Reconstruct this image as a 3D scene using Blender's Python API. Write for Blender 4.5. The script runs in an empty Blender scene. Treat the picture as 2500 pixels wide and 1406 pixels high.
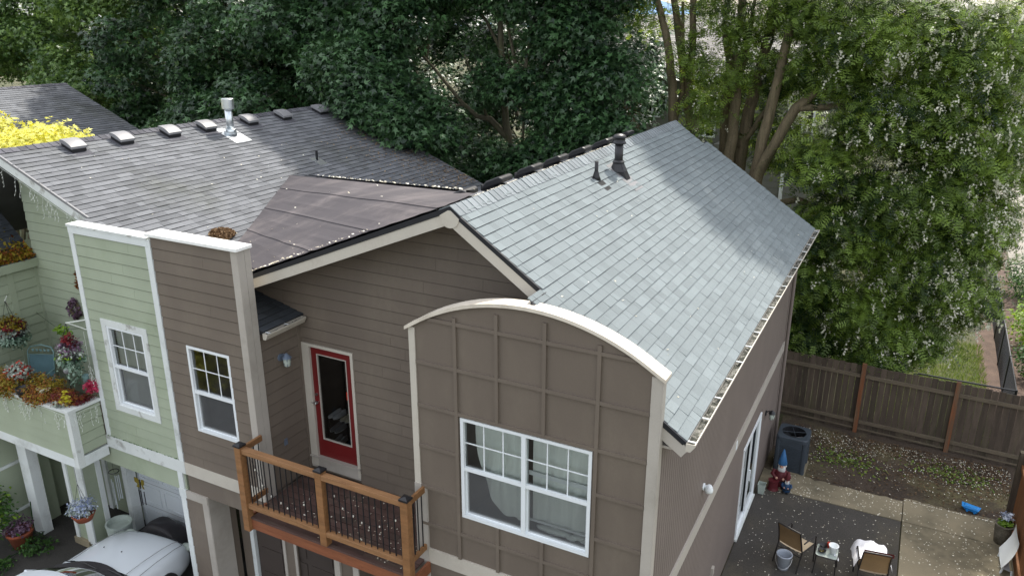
import bpy, math, random
import numpy as np
from mathutils import Vector, Matrix

# ---------------------------------------------------------------- camera, sky, sun, exposure
SC = bpy.context.scene
COL = SC.collection
cam_data = bpy.data.cameras.new('camera')
cam = bpy.data.objects.new('camera', cam_data)
COL.objects.link(cam)
cam.location = (5.552, -7.773, 10.024)
_yaw, _pitch = -0.480, 0.331
_f = Vector((math.sin(_yaw) * math.cos(_pitch), math.cos(_yaw) * math.cos(_pitch), -math.sin(_pitch)))
cam.rotation_euler = _f.to_track_quat('-Z', 'Y').to_euler()
cam_data.sensor_width = 36.0
cam_data.lens = 36.0 * 1904.5 / 2500.0
cam_data.clip_start = 0.1
cam_data.clip_end = 3000.0
SC.camera = cam

SUN_EL = math.radians(53.0)
SUN_AZ = math.radians(-3.0)          # from +Y towards +X
world = bpy.data.worlds.new('World')
SC.world = world
world.use_nodes = True
wn, wl = world.node_tree.nodes, world.node_tree.links
wn.clear()
_sky = wn.new('ShaderNodeTexSky')
_sky.sky_type = 'NISHITA'
_sky.sun_disc = False
_sky.sun_elevation = SUN_EL
_sky.sun_rotation = SUN_AZ
_sky.air_density = 1.0
_sky.dust_density = 4.0
_sky.ozone_density = 0.6
_bg = wn.new('ShaderNodeBackground')
_bg.inputs['Strength'].default_value = 0.15
_wo = wn.new('ShaderNodeOutputWorld')
# broken bright cloud, even over the whole sky
_tc = wn.new('ShaderNodeTexCoord')
_cn = wn.new('ShaderNodeTexNoise')
_cn.inputs['Scale'].default_value = 2.2
_cn.inputs['Detail'].default_value = 6.0
wl.new(_tc.outputs['Generated'], _cn.inputs['Vector'])
_cr = wn.new('ShaderNodeMapRange')
_cr.inputs[1].default_value, _cr.inputs[2].default_value = .38, .62
_cr.inputs[3].default_value, _cr.inputs[4].default_value = .25, .85
wl.new(_cn.outputs['Fac'], _cr.inputs[0])
_cm = wn.new('ShaderNodeMix')
_cm.data_type = 'RGBA'
wl.new(_cr.outputs[0], _cm.inputs[0])
wl.new(_sky.outputs[0], _cm.inputs[6])
_cm.inputs[7].default_value = (7.6, 7.7, 7.9, 1)
wl.new(_cm.outputs[2], _bg.inputs[0])
wl.new(_bg.outputs[0], _wo.inputs[0])

sun_data = bpy.data.lights.new('sun', 'SUN')
sun_data.energy = 3.6
sun_data.angle = math.radians(1.2)
sun_data.color = (1.0, 0.95, 0.87)
sun = bpy.data.objects.new('sun', sun_data)
COL.objects.link(sun)
sun.location = (0, 30, 40)
_sd = Vector((math.sin(SUN_AZ) * math.cos(SUN_EL), math.cos(SUN_AZ) * math.cos(SUN_EL), math.sin(SUN_EL)))
sun.rotation_euler = _sd.to_track_quat('Z', 'Y').to_euler()

SC.view_settings.view_transform = 'Standard'
SC.view_settings.look = 'None'
SC.view_settings.gamma = 1.0
SC.view_settings.use_curve_mapping = False
SC.view_settings.exposure = 0.88
SC.render.engine = 'CYCLES'
SC.cycles.max_bounces = 8
SC.cycles.transparent_max_bounces = 12
SC.cycles.use_denoising = True

RR = random.Random(11)
NR = np.random.default_rng(11)
PI = math.pi

# ---------------------------------------------------------------- materials
MATS = {}


def srgb(h):
    c = [int(h[i:i + 2], 16) / 255 for i in (0, 2, 4)]
    return tuple(x / 12.92 if x <= .04045 else ((x + .055) / 1.055) ** 2.4 for x in c)


def new_mat(name):
    m = bpy.data.materials.new(name)
    m.use_nodes = True
    nt = m.node_tree
    nt.nodes.clear()
    return m, nt.nodes, nt.links


def M(name, col, rough=.7, var=.12, scale=3., fine=.08, fscale=60., stretch=(1, 1, 1), bump=0., bscale=80.,
      metal=0., spec=.35, tint=0., col2=None, c2amt=.0, c2scale=1.5, c2lo=.5, c2hi=.7, coat=0.):
    """Principled surface: base colour x broad noise x fine grain, optional stain colour, optional per-piece tint."""
    m, N, L = new_mat(name)
    out = N.new('ShaderNodeOutputMaterial')
    p = N.new('ShaderNodeBsdfPrincipled')
    L.new(p.outputs[0], out.inputs[0])
    p.inputs['Roughness'].default_value = rough
    p.inputs['Metallic'].default_value = metal
    p.inputs['Specular IOR Level'].default_value = spec
    if coat:
        p.inputs['Coat Weight'].default_value = coat
        p.inputs['Coat Roughness'].default_value = .08
    geo = N.new('ShaderNodeNewGeometry')
    mp = N.new('ShaderNodeMapping')
    mp.inputs['Scale'].default_value = stretch
    L.new(geo.outputs['Position'], mp.inputs[0])

    def noise(sc, det=3.):
        t = N.new('ShaderNodeTexNoise')
        t.inputs['Scale'].default_value = sc
        t.inputs['Detail'].default_value = det
        L.new(mp.outputs[0], t.inputs['Vector'])
        return t.outputs['Fac']

    def mapr(src, a, b, lo, hi):
        r = N.new('ShaderNodeMapRange')
        r.inputs[1].default_value, r.inputs[2].default_value = a, b
        r.inputs[3].default_value, r.inputs[4].default_value = lo, hi
        L.new(src, r.inputs[0])
        return r.outputs[0]

    def mul(a, b):
        t = N.new('ShaderNodeMath')
        t.operation = 'MULTIPLY'
        L.new(a, t.inputs[0])
        L.new(b, t.inputs[1])
        return t.outputs[0]
    fac = mul(mapr(noise(scale), .3, .7, 1 - var, 1 + var), mapr(noise(fscale, 2.), .3, .7, 1 - fine, 1 + fine))
    if tint:
        oi = N.new('ShaderNodeObjectInfo')
        at = N.new('ShaderNodeAttribute')
        at.attribute_name = 'tint'
        sx = N.new('ShaderNodeSeparateColor')
        L.new(oi.outputs['Color'], sx.inputs[0])
        ad = N.new('ShaderNodeMath')
        ad.operation = 'ADD'
        L.new(sx.outputs[0], ad.inputs[0])
        L.new(at.outputs['Fac'], ad.inputs[1])
        fac = mul(fac, mapr(ad.outputs[0], 0, 1, 1 - tint, 1 + tint))
    base = N.new('ShaderNodeRGB')
    base.outputs[0].default_value = (*col, 1)
    c = base.outputs[0]
    if col2 is not None:
        mx = N.new('ShaderNodeMix')
        mx.data_type = 'RGBA'
        L.new(mul(mapr(noise(c2scale, 5.), c2lo, c2hi, 0, c2amt), mapr(noise(c2scale * 9, 3.), .3, .6, .35, 1.)), mx.inputs[0])
        L.new(c, mx.inputs[6])
        mx.inputs[7].default_value = (*col2, 1)
        c = mx.outputs[2]
    vm = N.new('ShaderNodeVectorMath')
    vm.operation = 'SCALE'
    L.new(c, vm.inputs[0])
    L.new(fac, vm.inputs['Scale'])
    L.new(vm.outputs[0], p.inputs['Base Color'])
    if bump:
        b = N.new('ShaderNodeBump')
        b.inputs['Strength'].default_value = bump
        b.inputs['Distance'].default_value = .01
        L.new(noise(bscale, 4.), b.inputs['Height'])
        L.new(b.outputs[0], p.inputs['Normal'])
    MATS[name] = m
    return m


def leaf_mat(name, ca, cb, trans=.35, rough=.5, spec=.3):
    m, N, L = new_mat(name)
    out = N.new('ShaderNodeOutputMaterial')
    at = N.new('ShaderNodeAttribute')
    at.attribute_name = 'tint'
    geo = N.new('ShaderNodeNewGeometry')
    nz = N.new('ShaderNodeTexNoise')
    nz.inputs['Scale'].default_value = .45
    L.new(geo.outputs['Position'], nz.inputs['Vector'])
    ad = N.new('ShaderNodeMath')
    ad.operation = 'MULTIPLY_ADD'
    L.new(nz.outputs['Fac'], ad.inputs[0])
    ad.inputs[1].default_value = .9
    ad.inputs[2].default_value = -.45
    a2 = N.new('ShaderNodeMath')
    a2.operation = 'ADD'
    a2.use_clamp = True
    L.new(ad.outputs[0], a2.inputs[0])
    L.new(at.outputs['Fac'], a2.inputs[1])
    mx = N.new('ShaderNodeMix')
    mx.data_type = 'RGBA'
    L.new(a2.outputs[0], mx.inputs[0])
    mx.inputs[6].default_value = (*ca, 1)
    mx.inputs[7].default_value = (*cb, 1)
    p = N.new('ShaderNodeBsdfPrincipled')
    p.inputs['Roughness'].default_value = rough
    p.inputs['Specular IOR Level'].default_value = spec
    L.new(mx.outputs[2], p.inputs['Base Color'])
    t = N.new('ShaderNodeBsdfTranslucent')
    hs = N.new('ShaderNodeHueSaturation')
    hs.inputs['Hue'].default_value = .48
    hs.inputs['Saturation'].default_value = 1.1
    hs.inputs['Value'].default_value = 1.3
    L.new(mx.outputs[2], hs.inputs['Color'])
    L.new(hs.outputs[0], t.inputs[0])
    ms = N.new('ShaderNodeMixShader')
    ms.inputs[0].default_value = trans
    L.new(p.outputs[0], ms.inputs[1])
    L.new(t.outputs[0], ms.inputs[2])
    L.new(ms.outputs[0], out.inputs[0])
    MATS[name] = m
    return m


def glass_mat(name, tintc=(.8, .85, .85), refl=1.0):
    m, N, L = new_mat(name)
    out = N.new('ShaderNodeOutputMaterial')
    tr = N.new('ShaderNodeBsdfTransparent')
    tr.inputs[0].default_value = (*tintc, 1)
    gl = N.new('ShaderNodeBsdfGlossy')
    gl.inputs['Roughness'].default_value = .015
    gl.inputs[0].default_value = (refl, refl, refl, 1)
    fr = N.new('ShaderNodeFresnel')
    fr.inputs[0].default_value = 1.75
    ms = N.new('ShaderNodeMixShader')
    L.new(fr.outputs[0], ms.inputs[0])
    L.new(tr.outputs[0], ms.inputs[1])
    L.new(gl.outputs[0], ms.inputs[2])
    L.new(ms.outputs[0], out.inputs[0])
    MATS[name] = m
    return m


BROWN = srgb('6b6157')
M('brown_paint', BROWN, .62, .05, .8, .05, 150, tint=.045, stretch=(1, 1, .45), col2=srgb('82786a'), c2amt=.32, c2scale=1.6, c2lo=.45, c2hi=.7, bump=.12, bscale=180)
M('brown_grooved', srgb('766c66'), .65, .06, 1.2, .06, 120, bump=.15, bscale=140)
M('taupe_paint', srgb('aca69d'), .55, .05, 2., .04, 90, col2=srgb('7b7468'), c2amt=.35, c2scale=1.2)
M('taupe_light', srgb('bdb7ab'), .5, .05, 2., .04, 90, col2=srgb('8d8375'), c2amt=.3, c2scale=2.)
M('green_paint', srgb('9ba48f'), .65, .06, 1.5, .05, 120, col2=srgb('6e7d5c'), c2amt=.35, c2scale=.9, bump=.12, bscale=180)
M('white_paint', srgb('d4d9d8'), .5, .05, 2., .04, 60, col2=srgb('8d8f86'), c2amt=.5, c2scale=2.2, c2lo=.52, c2hi=.72)
M('white_weathered', srgb('ccd0cd'), .65, .06, 3., .06, 60, col2=srgb('6f6a5c'), c2amt=.7, c2scale=4.5, c2lo=.57, c2hi=.68)
M('shingle_edge', (.03, .03, .032), .95, .2, 5)  # asphalt cut edge; its near black also paints the shadow line under each course
M('white_vinyl', srgb('dfe4e6'), .4, .03, 2., .02, 60)
M('arch_cream', srgb('d3cabb'), .5, .05, 2., .04, 60, col2=srgb('9a9080'), c2amt=.45, c2scale=3.5, c2lo=.5, c2hi=.7)
M('garage_brown', srgb('453d38'), .7, .08, 1.2, .05, 60)
M('cap_white', srgb('efefeb'), .5, .03, 2., .03, 60, col2=srgb('a8a490'), c2amt=.3, c2scale=4.)
M('black_metal', (.012, .012, .014), .4, .1, 5, .05, 60, spec=.5)
M('black_flash', (.015, .016, .02), .5, .1, 5, .05, 60)
M('galv', (.62, .66, .68), .32, .08, 6, .05, 50, metal=.9)
M('vent_grey', srgb('7c7c7e'), .5, .08, 6, .06, 60, col2=srgb('5c5b58'), c2amt=.5)
M('black_plastic', (.018, .018, .02), .35, .1, 5, .05, 60)
M('new_shingle', srgb('777f81'), .9, .05, 1.1, .14, 240, tint=.13, bump=.5, bscale=300, spec=.2)
M('new_cap', srgb('7b8184'), .9, .06, 1.2, .16, 240, tint=.14, bump=.5, bscale=300, spec=.2)
M('old_shingle', srgb('686a6d'), .92, .12, 1.0, .18, 200, tint=.2, bump=.6, bscale=240, spec=.2, col2=srgb('54564c'), c2amt=.5, c2scale=.6)
M('old_cap', srgb('55555a'), .92, .1, 1.0, .15, 200, tint=.25, bump=.6, bscale=240, spec=.2)
M('dark_shingle', srgb('42474c'), .9, .12, 1.2, .18, 220, tint=.2, bump=.5, bscale=260, spec=.2)
M('membrane', srgb('454144'), .85, .1, 1.1, .12, 120, tint=.07, stretch=(.35, 1.2, 1), bump=.35, bscale=9, col2=srgb('7a7270'), c2amt=.4, c2scale=1.5)
M('moss_debris', srgb('43443d'), .95, .35, 9, .35, 60, col2=srgb('8f8d86'), c2amt=.9, c2scale=7, c2lo=.46, c2hi=.58)
M('cedar', srgb('85603e'), .6, .16, 2.5, .14, 30, stretch=(1, 8, 8), tint=.12, col2=srgb('6b3f24'), c2amt=.4, c2scale=2.)
M('cedar_rail', srgb('8f6a48'), .6, .16, 2.5, .14, 30, stretch=(1, 8, 8), col2=srgb('6a4426'), c2amt=.5, c2scale=3.)
M('fascia_red', srgb('845238'), .6, .14, 2., .12, 30, stretch=(1, 8, 8), col2=srgb('5d3323'), c2amt=.4, c2scale=3.)
M('deck_board', srgb('54403a'), .75, .15, 2.5, .12, 40, tint=.22, stretch=(1, 5, 1), col2=srgb('4b4a40'), c2amt=.5)
M('door_red', srgb('6a1d1e'), .38, .05, 2, .03, 60)
M('room_dark', (.025, .024, .023), .9, .1, 3)
M('room_light', (.35, .34, .32), .9, .1, 3)
M('room_wall', (.10, .095, .09), .9, .1, 3)
M('curtain', srgb('e4eae4'), .9, .08, 2., .05, 90, stretch=(6, 6, .5))
M('blind', srgb('b7bdb8'), .6, .04, 3)
M('steel', (.5, .5, .5), .3, .05, 4, metal=1.)
M('shoe_white', srgb('c4c6c8'), .6, .1, 8)
M('shoe_cream', srgb('b3ab95'), .6, .1, 8)
M('shoe_grey', srgb('73757a'), .6, .1, 8)
M('shoe_blue', srgb('2f5f9c'), .6, .1, 8)
M('lantern_blue', srgb('6d7a8c'), .4, .1, 8, metal=.3)
M('garage_white', srgb('c3c9cd'), .5, .05, 1.2, .03, 60)
M('soil', srgb('463c33'), .95, .25, 1.1, .3, 26, bump=.6, bscale=30, col2=srgb('5f5a3c'), c2amt=.7, c2scale=.55, c2lo=.48, c2hi=.62)
M('ground', srgb('4b4a33'), .95, .3, .4, .3, 12, bump=.6, bscale=20, col2=srgb('3b4a22'), c2amt=.8, c2scale=.3)
M('concrete', srgb('8a806a'), .88, .14, .9, .09, 70, bump=.25, bscale=120, col2=srgb('5a5546'), c2amt=.75, c2scale=.7, c2lo=.42, c2hi=.62)
M('aggregate', srgb('46433f'), .92, .12, 1.2, .4, 75, bump=.7, bscale=90, col2=srgb('5c5648'), c2amt=.6, c2scale=.9)
M('asphalt', srgb('3a3835'), .92, .15, .8, .3, 60, bump=.5, bscale=90, col2=srgb('26241f'), c2amt=.6)
M('fence_wood', srgb('4d433a'), .88, .2, 2.2, .16, 30, stretch=(7, 7, 1), tint=.28, col2=srgb('4c4a35'), c2amt=.6, c2scale=.8)
M('fence_rail', srgb('62584a'), .88, .18, 2.2, .16, 30, stretch=(1, 7, 7), col2=srgb('555343'), c2amt=.5)
M('post_orange', srgb('74492f'), .8, .15, 2, .12, 40, stretch=(6, 6, 1), col2=srgb('5e5242'), c2amt=.9, c2scale=1.3, c2lo=.42, c2hi=.6)
M('bark', srgb('665c48'), .95, .25, 2.5, .3, 22, stretch=(5, 5, .7), bump=1., bscale=11, col2=srgb('4a4a30'), c2amt=.6)
M('bark_maple', srgb('5f5a4a'), .95, .25, 2.5, .2, 22, stretch=(4, 4, 1), bump=.6, bscale=12, col2=srgb('5a6238'), c2amt=.6)
M('car_white', srgb('d5dbe0'), .22, .02, 1, .0, 20, spec=.5, coat=1.)
M('car_black', (.02, .018, .02), .5, .2, 6)
M('rubber', (.02, .02, .02), .8, .1, 6)
M('terracotta', srgb('8a4a33'), .8, .15, 6)
M('sling', srgb('7c6547'), .8, .08, 6, .15, 150)
M('sling_seat', srgb('b5a48a'), .8, .08, 6, .1, 150)
M('chair_metal', (.02, .017, .016), .45, .1, 6)
M('grey_plastic', srgb('aab2bd'), .45, .05, 6)
M('cloth_white', srgb('e6e6ea'), .9, .03, 6)
M('maroon', srgb('5e2420'), .8, .1, 6)
M('ac_metal', srgb('3b434b'), .55, .1, 4)
M('ac_dark', (.012, .013, .016), .7, .1, 4)
M('hat_blue', srgb('2f5f8c'), .5, .12, 8)
M('coat_red', srgb('582026'), .5, .15, 10)
M('coat_blue', srgb('24405f'), .5, .15, 10)
M('beard', srgb('c9ccca'), .6, .1, 12)
M('skin', srgb('b98f7c'), .6, .1, 12)
M('plastic_blue', srgb('2b86cf'), .4, .05, 6)
M('plastic_red', srgb('b8341f'), .4, .05, 6)
M('cedar_new', srgb('7f5534'), .7, .18, 2.2, .14, 30, stretch=(7, 7, 1), tint=.15, col2=srgb('6b4524'), c2amt=.4)
M('stone', srgb('6b665a'), .9, .25, 14, .3, 50, bump=.8, bscale=40)
M('patio_teal', srgb('6d8a8a'), .5, .1, 6)
M('sling_teal', srgb('57747a'), .8, .1, 6, .15, 120)
M('wire_white', srgb('cfd3cb'), .5, .05, 6)
M('bin_clear', srgb('a9b3ab'), .5, .1, 8)
M('petal', srgb('e9e6d8'), .8, .12, 5)
M('dry_leaf', srgb('7d5a3a'), .85, .3, 6, .2, 40)
M('bg_wall', srgb('6d6e66'), .8, .08, 1)
M('bg_brown', srgb('6a4f40'), .8, .08, 1)
M('bg_roof', srgb('8a8782'), .9, .15, 1.5, .2, 30, tint=.15)
M('bg_white', srgb('c8ccd0'), .8, .05, 1)
M('hill', srgb('6a86a8'), 1., .05, .01)
M('path', srgb('847f76'), .9, .08, 1)
M('mulch', srgb('584940'), .95, .25, 3, .3, 30, bump=.5)
leaf_mat('maple_leaf', srgb('18301d'), srgb('54784a'), .26, .38, .5)
leaf_mat('maple_leaf_light', srgb('335429'), srgb('86a45a'), .36, .36, .6)
leaf_mat('locust_leaf', srgb('1f3816'), srgb('8aa54c'), .5, .45, .5)
leaf_mat('flower_white', srgb('b3b69c'), srgb('ebe9da'), .3, .7)
leaf_mat('yellow_leaf', srgb('b9bb45'), srgb('e8e88e'), .42, .5)
leaf_mat('bush_leaf', srgb('24401f'), srgb('4f7532'), .35, .5)
leaf_mat('lime_leaf', srgb('56792c'), srgb('93b347'), .4, .5)
leaf_mat('grass_blade', srgb('44602a'), srgb('7d8f42'), .3, .7)
leaf_mat('sedum_olive', srgb('6b5f1e'), srgb('a0902f'), .25, .6)
leaf_mat('sedum_rust', srgb('5e3318'), srgb('a06a2c'), .25, .6)
leaf_mat('maroon_leaf', srgb('451c20'), srgb('8a2a2e'), .2, .6)
leaf_mat('pink_flower', srgb('b02a4a'), srgb('e06a86'), .3, .6)
leaf_mat('purple_leaf', srgb('43303d'), srgb('8a6f86'), .2, .6)
leaf_mat('silver_leaf', srgb('6d7a70'), srgb('b7bfb4'), .2, .6)
leaf_mat('variegated', srgb('2c4a35'), srgb('a8bfae'), .2, .6)
leaf_mat('flower_blue', srgb('8490b0'), srgb('d3dae4'), .2, .6)
leaf_mat('flower_yellow', srgb('b8b02a'), srgb('e8e26a'), .3, .6)
leaf_mat('red_leaf', srgb('7c1f16'), srgb('c0402a'), .25, .6)
leaf_mat('dry_litter', srgb('54402e'), srgb('b39a78'), .1, .9, .1)
leaf_mat('soil_litter', srgb('3a2e25'), srgb('74604a'), .1, .9, .1)
leaf_mat('petal_litter', srgb('b8b098'), srgb('ece9dc'), .1, .9, .1)
glass_mat('glass', (.93, .95, .94))
glass_mat('glass_dark', (.7, .72, .72))
m, N, L = new_mat('screen')
_o = N.new('ShaderNodeOutputMaterial')
_d = N.new('ShaderNodeBsdfDiffuse')
_d.inputs[0].default_value = (.22, .225, .23, 1)
_t = N.new('ShaderNodeBsdfTransparent')
_m = N.new('ShaderNodeMixShader')
_m.inputs[0].default_value = .3
L.new(_t.outputs[0], _m.inputs[1])
L.new(_d.outputs[0], _m.inputs[2])
L.new(_m.outputs[0], _o.inputs[0])
MATS['screen'] = m
glass_mat('car_glass', (.22, .26, .26))


# ---------------------------------------------------------------- mesh building
ORG = {}


class MB:
    def __init__(s):
        s.v, s.f = [], []

    def quad(s, *p):
        i = len(s.v)
        s.v += [tuple(q) for q in p]
        s.f.append(tuple(range(i, i + len(p))))
        return s

    def hexa(s, p):
        """8 corners: bottom ring 0-3, top ring 4-7"""
        i = len(s.v)
        s.v += [tuple(q) for q in p]
        for a in ((3, 2, 1, 0), (4, 5, 6, 7), (0, 1, 5, 4), (1, 2, 6, 5), (2, 3, 7, 6), (3, 0, 4, 7)):
            s.f.append(tuple(i + k for k in a))
        return s

    def box(s, x0, x1, y0, y1, z0, z1):
        return s.hexa([(x0, y0, z0), (x1, y0, z0), (x1, y1, z0), (x0, y1, z0), (x0, y0, z1), (x1, y0, z1), (x1, y1, z1), (x0, y1, z1)])

    def bar(s, p, q, w, h, up=(0, 0, 1)):
        """beam p->q, w across, h along up"""
        p, q, up = Vector(p), Vector(q), Vector(up)
        d = (q - p).normalized()
        sd = d.cross(up)
        if sd.length < 1e-4:
            sd = d.cross(Vector((1, 0, 0)))
        sd.normalize()
        u = sd.cross(d).normalized()
        a, b = sd * w / 2, u * h / 2
        return s.hexa([p - a - b, p + a - b, q + a - b, q - a - b, p - a + b, p + a + b, q + a + b, q - a + b])

    def tube(s, pts, r, n=6, cap=True):
        pts = [Vector(p) for p in pts]
        rs = r if isinstance(r, (list, tuple)) else [r] * len(pts)
        i0 = len(s.v)
        prev = None
        for k, p in enumerate(pts):
            d = (pts[min(k + 1, len(pts) - 1)] - pts[max(k - 1, 0)]).normalized()
            if prev is None:
                a = d.cross(Vector((0, 0, 1)))
                if a.length < .05:
                    a = d.cross(Vector((1, 0, 0)))
            else:
                a = prev - d * prev.dot(d)
            a.normalize()
            prev = a
            b = d.cross(a)
            for j in range(n):
                t = 2 * PI * j / n
                s.v.append(tuple(p + (a * math.cos(t) + b * math.sin(t)) * rs[k]))
        for k in range(len(pts) - 1):
            for j in range(n):
                A = i0 + k * n + j
                B = i0 + k * n + (j + 1) % n
                s.f.append((A, B, B + n, A + n))
        if cap:
            s.f.append(tuple(i0 + j for j in range(n))[::-1])
            s.f.append(tuple(i0 + (len(pts) - 1) * n + j for j in range(n)))
        return s

    def lathe(s, prof, c=(0, 0, 0), n=16, axis=None):
        """profile [(r,z)] about z through c"""
        i0 = len(s.v)
        for r, z in prof:
            for j in range(n):
                t = 2 * PI * j / n
                s.v.append((c[0] + r * math.cos(t), c[1] + r * math.sin(t), c[2] + z))
        for k in range(len(prof) - 1):
            for j in range(n):
                A = i0 + k * n + j
                B = i0 + k * n + (j + 1) % n
                s.f.append((A, B, B + n, A + n))
        if prof[0][0] > 1e-4:
            s.f.append(tuple(i0 + j for j in range(n))[::-1])
        if prof[-1][0] > 1e-4:
            s.f.append(tuple(i0 + (len(prof) - 1) * n + j for j in range(n)))
        return s

    def ball(s, c, r, n=10, m=6):
        rx, ry, rz = r if isinstance(r, (list, tuple)) else (r, r, r)
        i0 = len(s.v)
        for k in range(m + 1):
            a = PI * k / m
            for j in range(n):
                t = 2 * PI * j / n
                s.v.append((c[0] + rx * math.sin(a) * math.cos(t), c[1] + ry * math.sin(a) * math.sin(t), c[2] - rz * math.cos(a)))
        for k in range(m):
            for j in range(n):
                A = i0 + k * n + j
                B = i0 + k * n + (j + 1) % n
                s.f.append((A, B, B + n, A + n))
        return s

    def ext(s, poly, d):
        """extrude a planar polygon (3D points) by vector d, closed"""
        i = len(s.v)
        n = len(poly)
        d = Vector(d)
        s.v += [tuple(p) for p in poly] + [tuple(Vector(p) + d) for p in poly]
        s.f.append(tuple(range(i, i + n))[::-1])
        s.f.append(tuple(range(i + n, i + 2 * n)))
        for k in range(n):
            l = (k + 1) % n
            s.f.append((i + k, i + l, i + n + l, i + n + k))
        return s

    def grid(s, P):
        """P[r][c] of points"""
        i0 = len(s.v)
        R, C = len(P), len(P[0])
        for r in P:
            s.v += [tuple(q) for q in r]
        for r in range(R - 1):
            for c in range(C - 1):
                A = i0 + r * C + c
                s.f.append((A, A + 1, A + C + 1, A + C))
        return s

    def rot(s, ang, c, i0=0):
        """turn about the vertical through c"""
        ca, sa = math.cos(ang), math.sin(ang)
        for k in range(i0, len(s.v)):
            x, y, z = s.v[k]
            x, y = x - c[0], y - c[1]
            s.v[k] = (c[0] + x * ca - y * sa, c[1] + x * sa + y * ca, z)
        return s

    def build(s, name, mat, parent=None, smooth=False, bevel=0., subsurf=0, tint=None):
        me = bpy.data.meshes.new(name)
        o = (0, 0, 0) if parent is None else ORG.get(parent, (0, 0, 0))
        me.from_pydata([(x - o[0], y - o[1], z - o[2]) for x, y, z in s.v], [], s.f)
        me.materials.append(MATS[mat])
        if smooth:
            me.polygons.foreach_set('use_smooth', [True] * len(me.polygons))
        me.update()
        ob = bpy.data.objects.new(name, me)
        COL.objects.link(ob)
        if parent is not None:
            ob.parent = parent
        ORG[ob] = o
        ob.color = (tint if tint is not None else .5,) * 3 + (1,)
        if bevel:
            b = ob.modifiers.new('bevel', 'BEVEL')
            b.width, b.segments, b.limit_method = bevel, 2, 'ANGLE'
        if subsurf:
            b = ob.modifiers.new('sub', 'SUBSURF')
            b.levels = b.render_levels = subsurf
        return ob


def tag(o, label, cat=None, group=None, kind=None):
    if label:
        o['label'] = label
    if cat:
        o['category'] = cat
    if group:
        o['group'] = group
    if kind:
        o['kind'] = kind
    return o


def thing(name, label, cat, loc, group=None):
    o = bpy.data.objects.new(name, None)
    COL.objects.link(o)
    o.location = loc
    o.empty_display_size = .2
    ORG[o] = tuple(loc)
    return tag(o, label, cat, group)


def structure(name, mb, mat, **k):
    o = mb.build(name, mat, **k)
    o['kind'] = 'structure'
    return o


def np_mesh(name, verts, tris, mat, parent=None, tint=None, smooth=False, mat2=None, mi=None):
    """fast triangle mesh with a per-face 'tint' attribute"""
    o = (0, 0, 0) if parent is None else ORG.get(parent, (0, 0, 0))
    verts = np.asarray(verts, np.float32) - np.array(o, np.float32)
    tris = np.asarray(tris, np.int32)
    me = bpy.data.meshes.new(name)
    me.vertices.add(len(verts))
    me.vertices.foreach_set('co', verts.ravel())
    me.loops.add(tris.size)
    me.loops.foreach_set('vertex_index', tris.ravel())
    me.polygons.add(len(tris))
    k = tris.shape[1]
    me.polygons.foreach_set('loop_start', np.arange(0, tris.size, k, dtype=np.int32))
    me.polygons.foreach_set('use_smooth', np.full(len(tris), bool(smooth)))
    me.update(calc_edges=True)
    if tint is not None:
        a = me.attributes.new('tint', 'FLOAT', 'FACE')
        a.data.foreach_set('value', np.asarray(tint, np.float32))
    me.materials.append(MATS[mat])
    if mat2:
        me.materials.append(MATS[mat2])
        me.polygons.foreach_set('material_index', np.asarray(mi, np.int32))
    ob = bpy.data.objects.new(name, me)
    COL.objects.link(ob)
    if parent is not None:
        ob.parent = parent
    ORG[ob] = o
    ob.color = (0, 0, 0, 1)
    return ob


# leaf templates: (along, across) points and triangles
_mp, _mt = [], []
for _a, _l in ((0, 1.), (.95, .78), (-.95, .78)):
    _c, _s2 = math.cos(_a), math.sin(_a)
    _i = len(_mp)
    for _u, _v in ((.0, -.25), (1, 0), (.0, .25)):
        _mp.append(((_u * _c - _v * _s2) * _l, (_u * _s2 + _v * _c) * _l))
    _mt += [(_i, _i + 1, _i + 2)]
T_MAPLE = (np.array(_mp) - (.3, 0), _mt)
T_LEAF = (np.array([(-.5, 0), (0, -.28), (.5, 0), (0, .28)]), [(0, 1, 2), (0, 2, 3)])
T_BLADE = (np.array([(0, -.05), (0, .05), (1, 0)]), [(0, 1, 2)])
_p, _t = [], []
for _k in range(4):
    for _s in (-1, 1):
        _i = len(_p)
        _p += [(.06 + .24 * _k, 0), (.19 + .24 * _k, _s * .32), (.22 + .24 * _k, _s * .05)]
        _t.append((_i, _i + 1, _i + 2))
_i = len(_p)
_p += [(.9, -.05), (.9, .05), (1.18, 0)]
_t.append((_i, _i + 1, _i + 2))
T_FROND = (np.array(_p) - (.4, 0), _t)
T_PETAL = (np.array([(-.5, -.3), (.5, -.3), (.4, .35), (-.4, .3)]), [(0, 1, 2), (0, 2, 3)])


def unit(a):
    return a / np.maximum(np.linalg.norm(a, axis=-1, keepdims=True), 1e-6)


def leaves(pos, nrm, tip, size, tmpl, tint, curl=.12):
    """expand leaf positions into triangles"""
    P, T = tmpl
    n = len(pos)
    nrm = unit(nrm)
    tip = unit(tip - nrm * (tip * nrm).sum(-1, keepdims=True))
    side = np.cross(nrm, tip)
    sz = np.broadcast_to(np.asarray(size, float).reshape(-1, 1), (n, 1))
    K = len(P)
    v = np.empty((n, K, 3))
    for k, (a, b) in enumerate(P):
        v[:, k] = pos + sz * (a * tip + b * side - curl * (a * a + b * b) * nrm)
    t = np.array(T)[None] + (np.arange(n) * K)[:, None, None]
    return v.reshape(-1, 3), t.reshape(-1, 3), np.repeat(tint, len(T))


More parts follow.
